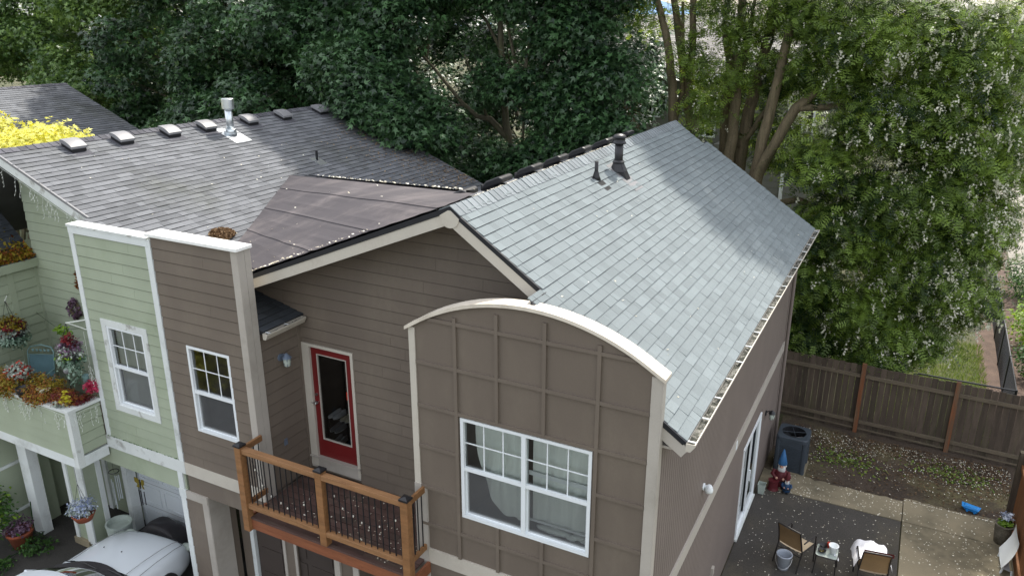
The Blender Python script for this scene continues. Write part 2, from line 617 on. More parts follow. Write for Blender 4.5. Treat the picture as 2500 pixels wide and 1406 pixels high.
def cloud(blobs, per, csize, lsize, tmpl, droop=.3, shell=.55, zmin=None, upb=.8, tv=.25, avoid=None, bias=0.):
    """leaf clumps through ellipsoid blobs (cx,cy,cz,rx,ry,rz,nclumps)"""
    V, T, A = [], [], []
    off = 0
    for (cx, cy, cz, rx, ry, rz, n) in blobs:
        d = unit(NR.normal(size=(n, 3)) + np.array([0, -.45 if bias else -.2, bias]))
        r = shell + (1 - shell) * NR.random((n, 1)) ** .6
        c = np.array([cx, cy, cz]) + d * r * np.array([rx, ry, rz])
        tn = NR.normal(.45, tv, n)
        pos = np.repeat(c, per, 0) + NR.normal(size=(n * per, 3)) * csize * np.array([1, 1, .45])
        out = np.repeat(d, per, 0)
        if zmin is not None:
            k = pos[:, 2] > zmin
        else:
            k = np.ones(len(pos), bool)
        if avoid is not None:
            k &= ~avoid(pos)
        pos, out = pos[k], out[k]
        m = len(pos)
        tt = np.repeat(tn, per)[k] + NR.normal(0, .12, m)
        nrm = out * .5 + np.array([0, 0, upb]) + NR.normal(size=(m, 3)) * .45
        tip = out + NR.normal(size=(m, 3)) * .7 - np.array([0, 0, droop])
        v, t, a = leaves(pos, nrm, tip, lsize * (.7 + .6 * NR.random(m)), tmpl, tt)
        V.append(v)
        T.append(t + off)
        A.append(a)
        off += len(v)
    return np.concatenate(V), np.concatenate(T), np.concatenate(A)


def foliage(name, mat, parent, *a, **k):
    v, t, ti = cloud(*a, **k)
    return np_mesh(name, v, t, mat, parent, np.clip(ti, 0, 1))


def litter(name, mat, pts, size, label, cat=None, parent=None, tmpl=T_PETAL, flat=.25):
    pts = np.asarray(pts, float)
    n = len(pts)
    nrm = np.array([0, 0, 1.]) + NR.normal(size=(n, 3)) * flat
    v, t, a = leaves(pts, nrm, NR.normal(size=(n, 3)), size * (.6 + .8 * NR.random(n)), tmpl, NR.random(n))
    o = np_mesh(name, v, t, mat, parent, a)
    o['kind'] = 'stuff'
    if parent is None:
        tag(o, label, cat)
    return o


# ---------------------------------------------------------------- wall helpers
def clip(poly, ax, val, keep):
    out = []
    n = len(poly)
    for i in range(n):
        a, b = poly[i], poly[(i + 1) % n]
        da, db = (a[ax] - val) * keep, (b[ax] - val) * keep
        if da >= 0:
            out.append(a)
        if (da > 0 and db < 0) or (da < 0 and db > 0):
            t = da / (da - db)
            out.append(tuple(a[k] + (b[k] - a[k]) * t for k in (0, 1)))
    return out


def area(p):
    return abs(sum(p[i][0] * p[(i + 1) % len(p)][1] - p[(i + 1) % len(p)][0] * p[i][1] for i in range(len(p)))) / 2 if len(p) > 2 else 0


class Wall:
    """a wall plane: point O, horizontal direction U, outward normal N; coordinates (u, z, d)"""

    def __init__(s, O, U, N):
        s.O, s.U, s.N = Vector(O), Vector(U), Vector(N)

    def P(s, u, z, d=0.):
        p = s.O + s.U * u + s.N * d
        return (p.x, p.y, p.z + z)

    def box(s, mb, u0, u1, z0, z1, d0, d1):
        return mb.hexa([s.P(u0, z0, d0), s.P(u1, z0, d0), s.P(u1, z0, d1), s.P(u0, z0, d1), s.P(u0, z1, d0), s.P(u1, z1, d0), s.P(u1, z1, d1), s.P(u0, z1, d1)])

    def pieces(s, poly, z0, z1, holes):
        zs = sorted({z0, z1} | {h for o in holes for h in (o[2], o[3]) if z0 < h < z1})
        res = []
        for a, b in zip(zs, zs[1:]):
            sub = clip(clip(poly, 1, a, 1), 1, b, -1)
            segs = [(-1e3, 1e3)]
            for o in holes:
                if o[2] < b - 1e-6 and o[3] > a + 1e-6:
                    segs = [q for (l, r) in segs for q in ((l, min(r, o[0])), (max(l, o[1]), r)) if q[1] - q[0] > 1e-4]
            for l, r in segs:
                q = clip(clip(sub, 0, l, 1), 0, r, -1)
                if area(q) > 2e-4:
                    res.append(q)
        return res

    def boards(s, parent, name, poly, expo, holes, mat, th=.010, lap=.014, zstart=None):
        """lap boards, one object per course"""
        zmin = min(p[1] for p in poly) if zstart is None else zstart
        zmax = max(p[1] for p in poly)
        k = 0
        while zmin + k * expo < zmax - .01:
            z0, z1 = zmin + k * expo, min(zmin + (k + 1) * expo, zmax)
            k += 1
            runs = []
            for q in s.pieces(poly, z0, z1 - .013, holes):
                ua, ub = min(p[0] for p in q), max(p[0] for p in q)
                if ub - ua > 1.5 and RR.random() < .55:          # butt joint
                    uj = ua + (ub - ua) * RR.uniform(.25, .75)
                    runs += [clip(q, 0, uj - .0015, -1), clip(q, 0, uj + .0015, 1)]
                else:
                    runs.append(q)
            for q in runs:
                mb = MB()
                i = len(mb.v)
                n = len(q)
                mb.v += [s.P(u, z, 0) for u, z in q] + [s.P(u, z, th + lap * (1 - (z - z0) / expo)) for u, z in q]
                mb.f.append(tuple(range(i + n, i + 2 * n)))
                for a in range(n):
                    b = (a + 1) % n
                    mb.f.append((i + a, i + b, i + n + b, i + n + a))
                mb.build(name, mat, parent, tint=RR.random())

    def core(s, parent, poly, holes, mat, th=.10):
        mb = MB()
        zs = [p[1] for p in poly]
        for q in s.pieces(poly, min(zs), max(zs), holes):
            mb.ext([s.P(u, z, -.002) for u, z in q], s.N * -th)
        return mb.build('wall', mat, parent)


def ring(w, mb, u0, u1, z0, z1, t, d0, d1):
    w.box(mb, u0, u1, z0, z0 + t, d0, d1)
    w.box(mb, u0, u1, z1 - t, z1, d0, d1)
    w.box(mb, u0, u0 + t, z0 + t, z1 - t, d0, d1)
    w.box(mb, u1 - t, u1, z0 + t, z1 - t, d0, d1)
    return mb


def room(w, parent, u0, u1, z0, z1, depth=1.4, mat='room_dark', name='room_interior', d0=-.10):
    mb = MB()
    a, b = d0, -depth
    c = [w.P(u0, z0, a), w.P(u1, z0, a), w.P(u1, z1, a), w.P(u0, z1, a), w.P(u0, z0, b), w.P(u1, z0, b), w.P(u1, z1, b), w.P(u0, z1, b)]
    for f in ((0, 1, 5, 4), (1, 2, 6, 5), (2, 3, 7, 6), (3, 0, 4, 7), (4, 5, 6, 7)):
        mb.quad(*[c[i] for i in f])
    return mb.build(name, mat, parent)


def window(w, parent, u0, u1, z0, z1, halves=1, dress=None, frame='white_vinyl', label=None, casing=0., cmat='white_weathered', split=.5):
    win = ring(w, MB(), u0, u1, z0, z1, .045, -.07, .022).build('window', frame, parent)
    if label:
        win['label'] = label
    if casing:
        mb = MB()
        t = casing
        w.box(mb, u0 - t, u1 + t, z1, z1 + t, .0, .034)
        w.box(mb, u0 - t, u1 + t, z0 - t, z0, .0, .034)
        w.box(mb, u0 - t, u0, z0, z1, .0, .032)
        w.box(mb, u1, u1 + t, z0, z1, .0, .032)
        mb.build('casing', cmat, win)
    hw = (u1 - u0) / halves
    zm = z0 + (z1 - z0) * split
    for h in range(halves):
        a, b = u0 + h * hw + (.045 if h == 0 else .03), u0 + (h + 1) * hw - (.045 if h == halves - 1 else .03)
        if h:
            w.box(MB(), u0 + h * hw - .03, u0 + h * hw + .03, z0 + .045, z1 - .045, -.07, .02).build('mullion', frame, win)
        w.box(MB(), a, b, zm - .025, zm + .025, -.05, .012).build('meeting_rail', frame, win)
        ring(w, MB(), a, b, z0 + .045, zm - .025, .028, -.065, -.03).build('sash', frame, win)
        q = MB().quad(w.P(a, zm + .025, -.03), w.P(b, zm + .025, -.03), w.P(b, z1 - .045, -.03), w.P(a, z1 - .045, -.03))
        q.build('pane', 'glass', win)
        q = MB().quad(w.P(a + .028, z0 + .073, -.048), w.P(b - .028, z0 + .073, -.048), w.P(b - .028, zm - .053, -.048), w.P(a + .028, zm - .053, -.048))
        q.build('pane', 'glass', win)
        MB().quad(w.P(a + .02, z0 + .06, -.028), w.P(b - .02, z0 + .06, -.028), w.P(b - .02, zm - .03, -.028), w.P(a + .02, zm - .03, -.028)).build('insect_screen', 'screen', win)
        for k in (1, 2):
            u = a + (b - a) * k / 3
            w.box(MB(), u - .008, u + .008, zm + .025, z1 - .045, -.036, -.024).build('muntin', frame, win)
        zz = (zm + z1) / 2
        w.box(MB(), a, b, zz - .008, zz + .008, -.0365, -.0235).build('muntin', frame, win)
    return win


def shingles(parent, O, e1, e2, rows, expo, mat, spans, w0, w1, near=None, limit=300, name='shingle', tintf=None, lift=.0):
    """slabs in courses down a slope. O top corner, e1 along, e2 down (unit). spans(t)->[(s0,s1)] for the course.
    The slabs nearest the point `near` become single pieces, the rest one joined part."""
    O, e1, e2 = Vector(O), Vector(e1).normalized(), Vector(e2).normalized()
    nn = e1.cross(e2)
    if nn.z < 0:
        nn = -nn
    items = []
    for k in range(rows):
        t0 = k * expo
        for (s0, s1) in spans(t0 + expo / 2):
            s = s0 - RR.random() * w1 * .8
            while s < s1:
                wd = RR.uniform(w0, w1)
                a, b = max(s, s0), min(s + wd, s1)
                s += wd
                if b - a < .02:
                    continue
                t = RR.random() if tintf is None else tintf()
                items.append((a + .0015, b - .0015, t0, t, RR.uniform(.011, .019)))
    if near is not None:
        nr = Vector(near)
        items.sort(key=lambda q: ((O + e1 * ((q[0] + q[1]) / 2) + e2 * q[2]) - nr).length - 1.5 * (q[1] - q[0] > .1))
    single = items[:limit] if near is not None else []
    rest = items[len(single):]
    org = Vector(ORG[parent])
    if single:
        me = bpy.data.meshes.new(name)
        me.from_pydata([(0, -.15, -.9), (1, -.15, -.9), (1, 1, -.6), (0, 1, -.6), (0, -.15, .15), (1, -.15, .15), (1, 1, 1), (0, 1, 1)], [],
                       [(3, 2, 1, 0), (4, 5, 6, 7), (0, 1, 5, 4), (1, 2, 6, 5), (2, 3, 7, 6), (3, 0, 4, 7)])
        me.materials.append(MATS[mat])
        me.materials.append(MATS['shingle_edge'])
        for k in (2, 4):
            me.polygons[k].material_index = 1
        for (a, b, t0, t, th) in single:
            ob = bpy.data.objects.new(name, me)
            COL.objects.link(ob)
            ob.parent = parent
            p = O + e1 * a + e2 * t0 + nn * lift - org
            R3 = Matrix((e1, e2, nn)).transposed().to_4x4()
            if (e1.cross(e2) - nn).length > .1:
                p = O + e1 * a + e2 * t0 + nn * lift - org
            ob.matrix_local = Matrix.Translation(p) @ R3 @ Matrix.Diagonal((b - a, expo, th, 1))
            ob.color = (t, t, t, 1)
    if rest:
        q = np.array(rest)
        a, b, t0, t, th = q.T
        n = len(q)
        e1n, e2n, n3 = np.array(e1), np.array(e2), np.array(nn)
        V = np.empty((n, 8, 3))
        loc = [(0, -.15, -.9), (1, -.15, -.9), (1, 1, -.6), (0, 1, -.6), (0, -.15, .15), (1, -.15, .15), (1, 1, 1), (0, 1, 1)]
        for k, (x, y, z) in enumerate(loc):
            V[:, k] = np.array(O) + (a + (b - a) * x)[:, None] * e1n + (t0 + expo * y)[:, None] * e2n + (th * z + lift)[:, None] * n3
        F = np.array([(3, 2, 1, 0), (4, 5, 6, 7), (0, 1, 5, 4), (1, 2, 6, 5), (2, 3, 7, 6), (3, 0, 4, 7)])
        T = F[None] + (np.arange(n) * 8)[:, None, None]
        ob = np_mesh(name + '_field', V.reshape(-1, 3), T.reshape(-1, 4), mat, parent, np.repeat(t, 6), mat2='shingle_edge', mi=np.tile([0, 0, 1, 0, 1, 0], n))
        ob['kind'] = 'stuff'
    return items


def ridge_caps(parent, x, y0, y1, z, ml, mr, step, mat, wing=.15):
    y = y0
    while y < y1 - .02:
        e = min(y + step + .03, y1 + .02)
        h = .016
        k = RR.uniform(-.003, .003)
        mb = MB()
        prof = [(-wing, -ml * wing), (-wing * .4, -ml * wing * .4 + .006), (0, .008), (wing * .4, -mr * wing * .4 + .006), (wing, -mr * wing)]
        a = [(x + u, y, z + v + .028 + k) for u, v in prof]
        b = [(x + u, e, z + v + .016 + k) for u, v in prof]
        c = [(p[0], p[1], p[2] - h) for p in a]
        mb.grid([c, a, b])
        mb.build('ridge_cap', mat, parent, tint=RR.random())
        y += step


# ---------------------------------------------------------------- ground and paving
structure('ground', MB().quad((-400, -400, -.012), (400, -400, -.012), (400, 900, -.012), (-400, 900, -.012)), 'ground')
structure('driveway', MB().quad((-14, -30, -.004), (3.3, -30, -.004), (3.3, 1.6, -.004), (-14, 1.6, -.004)), 'asphalt')
P_ = []
for r in range(41):
    row = []
    for c in range(61):
        x, y = 3.4 + c * .1, 8.9 + r * .085
        e = min(1, min(r, 40 - r) / 4)
        row.append((x, y, .002 + e * (.018 + .02 * math.sin(x * 2.1 + y) * math.sin(y * 3.3) + .008 * math.sin(x * 9) * math.sin(y * 8 + x * 3))))
    P_.append(row)
structure('yard_soil', MB().grid(P_), 'soil', smooth=True)
patio = thing('patio', None, None, (3.4, 2, 0))
patio['kind'] = 'structure'


def ragged(x0, x1, y0, y1, z, ragtop=False):
    pts = [(x0, y0, 0), (x1, y0, 0)]
    n = 26
    for k in range(n + 1):
        x = x1 + (x0 - x1) * k / n
        pts.append((x, y1 + (RR.uniform(-.07, .03) if ragtop and 0 < k < n else 0), 0))
    return MB().ext(pts, (0, 0, z))


ragged(3.42, 6.38, 2, 8.39, .030).build('aggregate_slab', 'aggregate', patio, bevel=.006)
ragged(3.42, 6.385, 8.405, 9.22, .040, True).build('concrete_slab', 'concrete', patio, bevel=.008)
ragged(6.40, 9.6, 8.405, 9.35, .040, True).build('concrete_slab', 'concrete', patio, bevel=.008)
ragged(6.40, 9.6, 2, 8.39, .038).build('concrete_slab', 'concrete', patio, bevel=.008)

# ---------------------------------------------------------------- brown house
M_R, M_L = .69, .40
XR, ZR = .389, 7.77


def zr(x):
    return ZR - M_R * (x - XR)


def zl(x):
    return ZR - M_L * (XR - x)


H = thing('brown_house', 'brown lap sided townhouse with arched bay front and light grey shingle roof', 'house', (0, 0, 0))
EXPO = .19
FR = Wall((0, 0, 0), (1, 0, 0), (0, -1, 0))          # bay and box fronts
RC = Wall((0, 1.13, 0), (1, 0, 0), (0, -1, 0))       # recessed door wall and gable
SW = Wall((-3.0, 0, 0), (0, 1, 0), (1, 0, 0))        # box side wall
RW = Wall((3.4, 0, 0), (0, 1, 0), (1, 0, 0))         # right side wall
R_ARC = (1.73 ** 2 + .56 ** 2) / 1.12
Z_ARC = 6.25 + .56 - R_ARC


def arch(x):
    return Z_ARC + math.sqrt(max(R_ARC ** 2 - (x - 1.7) ** 2, 0))


# gable + door wall
door_hole = [(-2.90, -1.955, 2.75, 5.0)]
gable = [(-4.75, 2.66), (1.73, 2.66), (1.73, zr(1.73) - .12), (XR, ZR - .12), (-4.75, zl(-4.75) - .12)]
RC.core(H, gable, door_hole, 'brown_paint')
RC.boards(H, 'siding_plank', gable, EXPO, [(-2.975, -1.915, 2.6, 5.045), (.0, 1.73, 2.6, 6.05), (-4.9, -3.05, 2.6, 5.45)], 'brown_paint')
# left box front
box_poly = [(-4.80, 2.88), (-2.97, 2.88), (-2.97, 6.86), (-4.80, 6.86)]
bw = (-4.335, -3.40, 3.60, 5.13)
FR.core(H, box_poly, [bw], 'brown_paint')
FR.boards(H, 'siding_plank', box_poly, EXPO, [bw], 'brown_paint')
MB().box(-4.80, -2.985, .10, .225, 5.6, 6.86).build('parapet_back', 'taupe_paint', H)
# box side wall
SW.core(H, [(.12, 2.66), (1.13, 2.66), (1.13, 5.5), (.12, 5.5)], [], 'brown_paint')
SW.boards(H, 'siding_plank', [(.225, 2.72), (1.05, 2.72), (1.05, 5.48), (.225, 5.48)], EXPO, [], 'brown_paint')
MB().box(-3.02, -2.965, 1.05, 1.135, 2.7, 5.5).build('corner_board', 'brown_paint', H)
# box corner post: front board, side board with joint lines
MB().box(-3.09, -2.965, -.03, .02, 2.9, 6.86).build('corner_board', 'taupe_paint', H)
MB().box(-2.985, -2.955, -.0285, .105, 2.66, 6.86).build('corner_board', 'taupe_paint', H)
MB().box(-2.9845, -2.953, .109, .225, 2.66, 6.86).build('corner_board', 'taupe_paint', H)
MB().box(-4.86, -2.925, -.07, .245, 6.862, 6.915).build('parapet_cap', 'cap_white', H, bevel=.006)
# belt boards
FR.box(MB(), -4.80, -2.97, 2.64, 2.88, -.03, .03).build('belt_board', 'taupe_light', H)
FR.box(MB(), .185, 3.29, 2.64, 2.88, -.03, .03).build('belt_board', 'taupe_light', H)
RW.box(MB(), .10, 10.2, 2.66, 2.90, -.03, .03).build('belt_board', 'taupe_paint', H)
# bay panels and battens
bay_win = (.748, 2.606, 3.588, 5.11)
vx = [.04, .70, 1.30, 1.955, 2.655, 3.36]
hz = [2.88, 3.298, 3.898, 4.539, 5.154, 5.783, 6.41, 7.0]
arc_poly = [(0, 2.88), (3.4, 2.88), (3.4, arch(3.4) - .03)] + [(3.4 - 3.4 * k / 24, arch(3.4 - 3.4 * k / 24) - .03) for k in range(1, 24)] + [(0, arch(0) - .03)]
FR.core(H, arc_poly, [bay_win], 'brown_paint', .12)
for i in range(5):
    for j in range(7):
        cell = clip(clip(arc_poly, 0, vx[i], 1), 0, vx[i + 1], -1)
        mb = MB()
        for q in FR.pieces(cell, hz[j], hz[j + 1] - .001, [bay_win]):
            mb.ext([FR.P(u, z, 0) for u, z in q], (0, -.004 - RR.random() * .001, 0))
        if mb.f:
            mb.build('panel', 'brown_paint', H)
for x in vx[1:-1]:
    top = arch(x) - .14
    segs = [(2.88, top)]
    if bay_win[0] - .02 < x < bay_win[1] + .02:
        segs = [(2.88, bay_win[2]), (bay_win[3] + .045, top)]
    for a, b in segs:
        FR.box(MB(), x - .024, x + .024, a, b, .003, .040).build('batten', 'brown_paint', H)
for z in hz[1:-1]:
    xa, xb = .10, 3.28
    if z > 6.3:
        xa, xb = .30, 3.10
    segs = [(xa, xb)]
    if bay_win[2] < z < bay_win[3]:
        segs = [(xa, bay_win[0] - .02), (bay_win[1] + .02, xb)]
    for a, b in segs:
        FR.box(MB(), a, b, z - .024, z + .024, .003, .037).build('batten', 'brown_paint', H)
FR.box(MB(), -.01, .085, 3.92, arch(0) - .02, -.05, .024).build('corner_board', 'taupe_light', H)
FR.box(MB(), -.012, .185, 0, 3.92, -.05, .036).build('corner_board', 'taupe_paint', H)
FR.box(MB(), 3.285, 3.405, 0, arch(3.4) - .02, -.05, .026).build('corner_board', 'taupe_paint', H)
RW.box(MB(), -.024, .09, 0, arch(3.4) - .03, -.002, .022).build('corner_board', 'taupe_paint', H)
mb = MB()
for k in range(28):
    x0, x1 = -.05 + 3.5 * k / 28, -.05 + 3.5 * (k + 1) / 28
    c0, c1 = max(min(x0, 3.43), -.03), max(min(x1, 3.43), -.03)
    z0, z1 = arch(c0), arch(c1)
    mb.hexa([(x0, -.06, z0 - .035), (x1, -.06, z1 - .035), (x1, .17, z1 - .035), (x0, .17, z0 - .035), (x0, -.06, z0 + .012), (x1, -.06, z1 + .012), (x1, .17, z1 + .012), (x0, .17, z0 + .012)])
mb.build('arch_cap', 'arch_cream', H)
mb = MB().ext([(u, .13, z - .04) for u, z in arc_poly if z > 3] + [(0, .13, 5.2), (3.4, .13, 5.2)], (0, .03, 0))
mb.build('arch_back', 'taupe_paint', H)
MB().box(.02, 1.73, .17, 1.12, 6.0, 6.05).build('flat_roof', 'membrane', H)
MB().box(-.03, .02, .13, 1.12, 0, 6.2).build('bay_side_wall', 'brown_paint', H)
# lower bay wall
lowp = [(.185, 0), (3.29, 0), (3.29, 2.64), (.185, 2.64)]
FR.core(H, lowp, [], 'brown_paint')
FR.boards(H, 'siding_plank', lowp, EXPO, [], 'brown_paint')
# right side wall: grooved panels
sl = (6.09, 7.86, .10, 2.13)


def grooved(z0, z1, hole, name):
    mb = MB()
    y = .09
    while y < 10.19:
        e = min(y + .083, 10.2)
        zz = [(z0, z1)]
        if hole and hole[0] - .05 < (y + e) / 2 < hole[1] + .05:
            zz = [(z0, hole[2] - .02), (hole[3] + .05, z1)]
        for a, b in zz:
            if b - a > .01:
                RW.box(mb, y, e, a, b, 0., .009)
        y += .098
    return mb.build(name, 'brown_grooved', H)


RW.core(H, [(0, 0), (10.2, 0), (10.2, 5.42), (0, 5.42)], [sl], 'brown_grooved')
grooved(2.9, 5.42, None, 'grooved_siding')
grooved(0.04, 2.66, sl, 'grooved_siding')
MB().box(3.36, 3.425, 10.12, 10.235, 0, 5.4).build('corner_board', 'brown_grooved', H)
MB().box(-4.8, 3.3, 10.1, 10.2, 0, 5.6).build('back_wall', 'brown_paint', H)
mb = MB()
mb.tube([(3.62, 10.32, 5.33), (3.55, 10.3, 5.2), (3.47, 10.28, 5.08), (3.46, 10.28, 4.9), (3.46, 10.28, .1)], .04, 8)
mb.build('downspout', 'brown_grooved', H)

# windows
window(FR, H, *bay_win, halves=2, label='wide two bay window with pale curtains')
room(FR, H, .70, 2.66, 3.4, 5.3, 1.2, 'room_light')
window(FR, H, *bw, split=.47)
room(FR, H, -4.5, -3.2, 3.4, 5.3, 1.0, 'room_light')
win_parts = [o for o in H.children if o.name.startswith('window')]


def drape(w, parent, u0, u1, z0, z1, d, amp=.02, waves=7, cut=None, mat='curtain', name='curtain'):
    nu, nz = 60, 14
    Pq = []
    for r in range(nz + 1):
        row = []
        for c in range(nu + 1):
            t, s = c / nu, r / nz
            u = u0 + (u1 - u0) * t
            zb = z0 if cut is None else max(z0, cut(t))
            z = z1 + (zb - z1) * s
            row.append(w.P(u, z, d + amp * math.sin(t * waves * 2 * PI + .5 * s) * (.4 + .6 * s) + .006 * math.sin(t * 31 + s * 5)))
        Pq.append(row)
    return MB().grid(Pq).build(name, mat, parent, smooth=True)


bwin = win_parts[0]
drape(FR, bwin, .90, 1.64, 3.7, 5.06, -.125, .016, 3.5, lambda t: 3.72 + 1.0 * max(0, (.62 - t) / .62) ** 2.2)
drape(FR, bwin, 1.74, 2.58, 3.78, 5.06, -.145, .012, 3)
mb = MB()
for k in range(5):
    mb.ball((2.30 + k * .06, .15 + .02 * (k % 2), 3.66 + .02 * (k % 3)), (.08, .05, .035), 8, 5)
mb.ball((2.05, .17, 3.67), (.28, .06, .05), 10, 5)
mb.build('folded_fabric', 'curtain', bwin, smooth=True)
mb = MB()
FR.box(mb, 1.70, 2.58, 4.47, 4.53, -.115, -.098)
FR.box(mb, 1.70, 2.58, 3.78, 3.81, -.115, -.098)
mb.build('inner_sash', 'white_vinyl', bwin)

# red door
DW = Wall((0, 1.16, 0), (1, 0, 0), (0, -1, 0))
door = ring(DW, MB(), -2.81, -1.972, 2.955, 4.985, .125, -.02, .02)
DW.box(door, -2.69, -2.09, 3.07, 3.30, -.019, .019)
door = door.build('red_door', 'door_red', H)
door['label'] = 'dark red door with one tall glass pane'
ring(DW, MB(), -2.70, -2.085, 3.285, 4.868, .018, -.012, .026).build('glazing_bead', 'taupe_paint', door)
MB().quad(DW.P(-2.69, 3.29), DW.P(-2.09, 3.29), DW.P(-2.09, 4.86), DW.P(-2.69, 4.86)).build('pane', 'glass_dark', door)
mb = MB()
mb.tube([(-2.757, 1.15, 3.97), (-2.757, 1.10, 3.97)], .026, 10)
mb.ball((-2.757, 1.085, 3.97), .024, 10, 6)
mb.tube([(-2.757, 1.15, 4.12), (-2.757, 1.115, 4.12)], .026, 10)
mb.tube([(-2.757, 1.09, 3.97), (-2.85, 1.085, 3.965)], .009, 6)
mb.build('handle', 'steel', door)
DW.box(MB(), -2.125, -2.085, 4.16, 4.30, .018, .024).build('sticker', 'plastic_red', door)
mb = MB()
RC.box(mb, -2.97, -2.815, 2.76, 5.04, -.08, .035)
RC.box(mb, -1.968, -1.915, 2.76, 5.04, -.08, .035)
RC.box(mb, -2.815, -1.968, 4.99, 5.04, -.08, .035)
mb.build('door_frame', 'taupe_light', H)
RC.box(MB(), -2.985, -1.905, 2.93, 2.955, -.07, .07).build('door_sill', 'taupe_paint', H)
RC.box(MB(), -2.965, -1.92, 2.72, 2.93, -.06, .03).build('door_kick_board', 'taupe_paint', H)
room(DW, H, -2.95, -1.93, 2.95, 5.0, 1.6, 'room_dark', d0=-.05)

# sliding door
sd_ = ring(RW, MB(), *sl, .05, -.06, .028).build('sliding_door', 'white_vinyl', H)
ring(RW, MB(), 6.97, 7.82, .14, 2.09, .06, -.05, .012).build('sash', 'white_vinyl', sd_)
ring(RW, MB(), 6.12, 7.02, .14, 2.09, .05, -.058, -.02).build('sash', 'white_vinyl', sd_)
MB().quad(RW.P(7.03, .2, -.01), RW.P(7.76, .2, -.01), RW.P(7.76, 2.03, -.01), RW.P(7.03, 2.03, -.01)).build('pane', 'glass', sd_)
MB().quad(RW.P(6.17, .19, -.04), RW.P(6.97, .19, -.04), RW.P(6.97, 2.04, -.04), RW.P(6.17, 2.04, -.04)).build('pane', 'glass_dark', sd_)
RW.box(MB(), 6.97, 7.01, .95, 1.2, .012, .05).build('handle', 'white_vinyl', sd_)
RW.box(MB(), 6.05, 7.9, .06, .1, -.02, .06).build('door_track', 'white_weathered', sd_)
room(RW, H, 6.0, 7.95, .05, 2.2, 1.6, 'room_wall')
drape(RW, sd_, 7.0, 7.8, .16, 2.05, -.10, .02, 6, None, 'blind', 'curtain')
# small fittings on the side wall
mb = MB()
mb.tube([(3.40, 2.62, 3.34), (3.43, 2.62, 3.34)], .055, 12)
mb.lathe([(.03, .03), (.05, .0), (.065, -.05), (.062, -.09)], (3.50, 2.62, 3.36), 12)
mb.tube([(3.42, 2.62, 3.34), (3.50, 2.62, 3.38)], .02, 8)
mb.build('vent_hood', 'white_vinyl', H, smooth=True)
RW.box(MB(), 3.90, 4.0, .78, .93, .0, .05).build('utility_box', 'taupe_paint', H)
RW.box(MB(), 5.02, 5.12, 2.70, 2.86, .03, .036).build('bracket_plate', 'white_vinyl', H)
SW.box(MB(), .52, .59, 3.40, 3.52, .010, .026).build('outlet_cover', 'lantern_blue', H)

# ------------------------------------------------ brown roof
roof = MB()


def slab(mb, x0, x1, y0, y1, zf, th=.10):
    mb.hexa([(x0, y0, zf(x0) - th), (x1, y0, zf(x1) - th), (x1, y1, zf(x1) - th), (x0, y1, zf(x0) - th),
             (x0, y0, zf(x0)), (x1, y0, zf(x1)), (x1, y1, zf(x1)), (x0, y1, zf(x0))])


slab(roof, XR, 1.05, .45, 10.45, zr)
slab(roof, 1.05, 1.74, .45, 10.78, zr)
slab(roof, 1.74, 3.70, .08, 10.8, zr)
slab(roof, -4.45, XR, .45, 10.25, zl)
roof = roof.build('roof', 'black_flash', H)
SL = math.sqrt(1 + M_R ** 2)
ROWL = .1435
NROW = 28


def span_r(t):
    x = XR + t / SL
    return [(.45 if x < 1.74 else .08, 10.45 if x < 1.05 else 10.8)]


def tint_new():
    r = RR.random()
    return RR.uniform(.25, .5) if r < .5 else (RR.uniform(.5, .8) if r < .8 else RR.uniform(.0, .25))


shingles(roof, (XR, 0, ZR), (0, 1, 0), (1, 0, -M_R), NROW, ROWL, 'new_shingle', span_r, .07, .30, near=(3.2, -.5, 7.0), tintf=tint_new, lift=.006)
ridge_caps(roof, XR, .43, 10.47, ZR, M_L, M_R, .142, 'new_cap', .16)
slope_l = math.sqrt(1 + M_L ** 2)
shingles(roof, (XR, 0, ZR), (0, 1, 0), (-1, 0, -M_L), 35, ROWL * 1.04, 'old_shingle', lambda t: [(1.0, 10.25)], .15, .4, lift=.004)


def rake(name, p, q, w, h, mat, parent, dy=0.):
    p, q = Vector(p), Vector(q)
    mb = MB()
    d = (q - p).normalized()
    n = Vector((-d.z, 0, d.x))
    if n.z > 0:
        n = -n
    pts = [p, q, q + n * h, p + n * h]
    return mb.ext([(a.x, a.y + dy, a.z) for a in pts], (0, w, 0)).build(name, mat, parent)


# drip edge (black) then rake boards
rake('drip_edge', (XR, .425, zl(XR) + .02), (-4.3, .425, zl(-4.3) + .02), .03, .07, 'black_flash', H)
rake('drip_edge', (XR, .424, zr(XR) + .012), (1.76, .424, zr(1.76) + .012), .03, .06, 'black_flash', H)
rake('rake_board', (XR, .435, zl(XR) - .05), (-4.3, .435, zl(-4.3) - .05), .04, .15, 'taupe_light', H)
rake('rake_board', (XR, .432, zr(XR) - .05), (1.74, .432, zr(1.74) - .05), .04, .15, 'taupe_light', H)
mb = MB()
ctr = (XR, .425, ZR - .14)
pts = [(XR + .14 * math.cos(a), .415, ZR - .13 + .13 * math.sin(a)) for a in np.linspace(-PI, 0, 14)] + [(XR + .145, .405, ZR - .13), (XR + .02, .405, ZR - .03), (XR - .02, .405, ZR - .03), (XR - .145, .405, ZR - .105)]
mb.ext([(x, .418, z) for x, y, z in pts], (0, .02, 0)).build('gable_plate', 'taupe_light', H)
rake('drip_edge', (1.745, .055, zr(1.745) + .012), (3.70, .055, zr(3.70) + .012), .03, .06, 'black_flash', H)
rake('rake_board', (3.36, .065, zr(3.36) - .05), (3.74, .065, zr(3.74) - .05), .04, .15, 'taupe_paint', H)
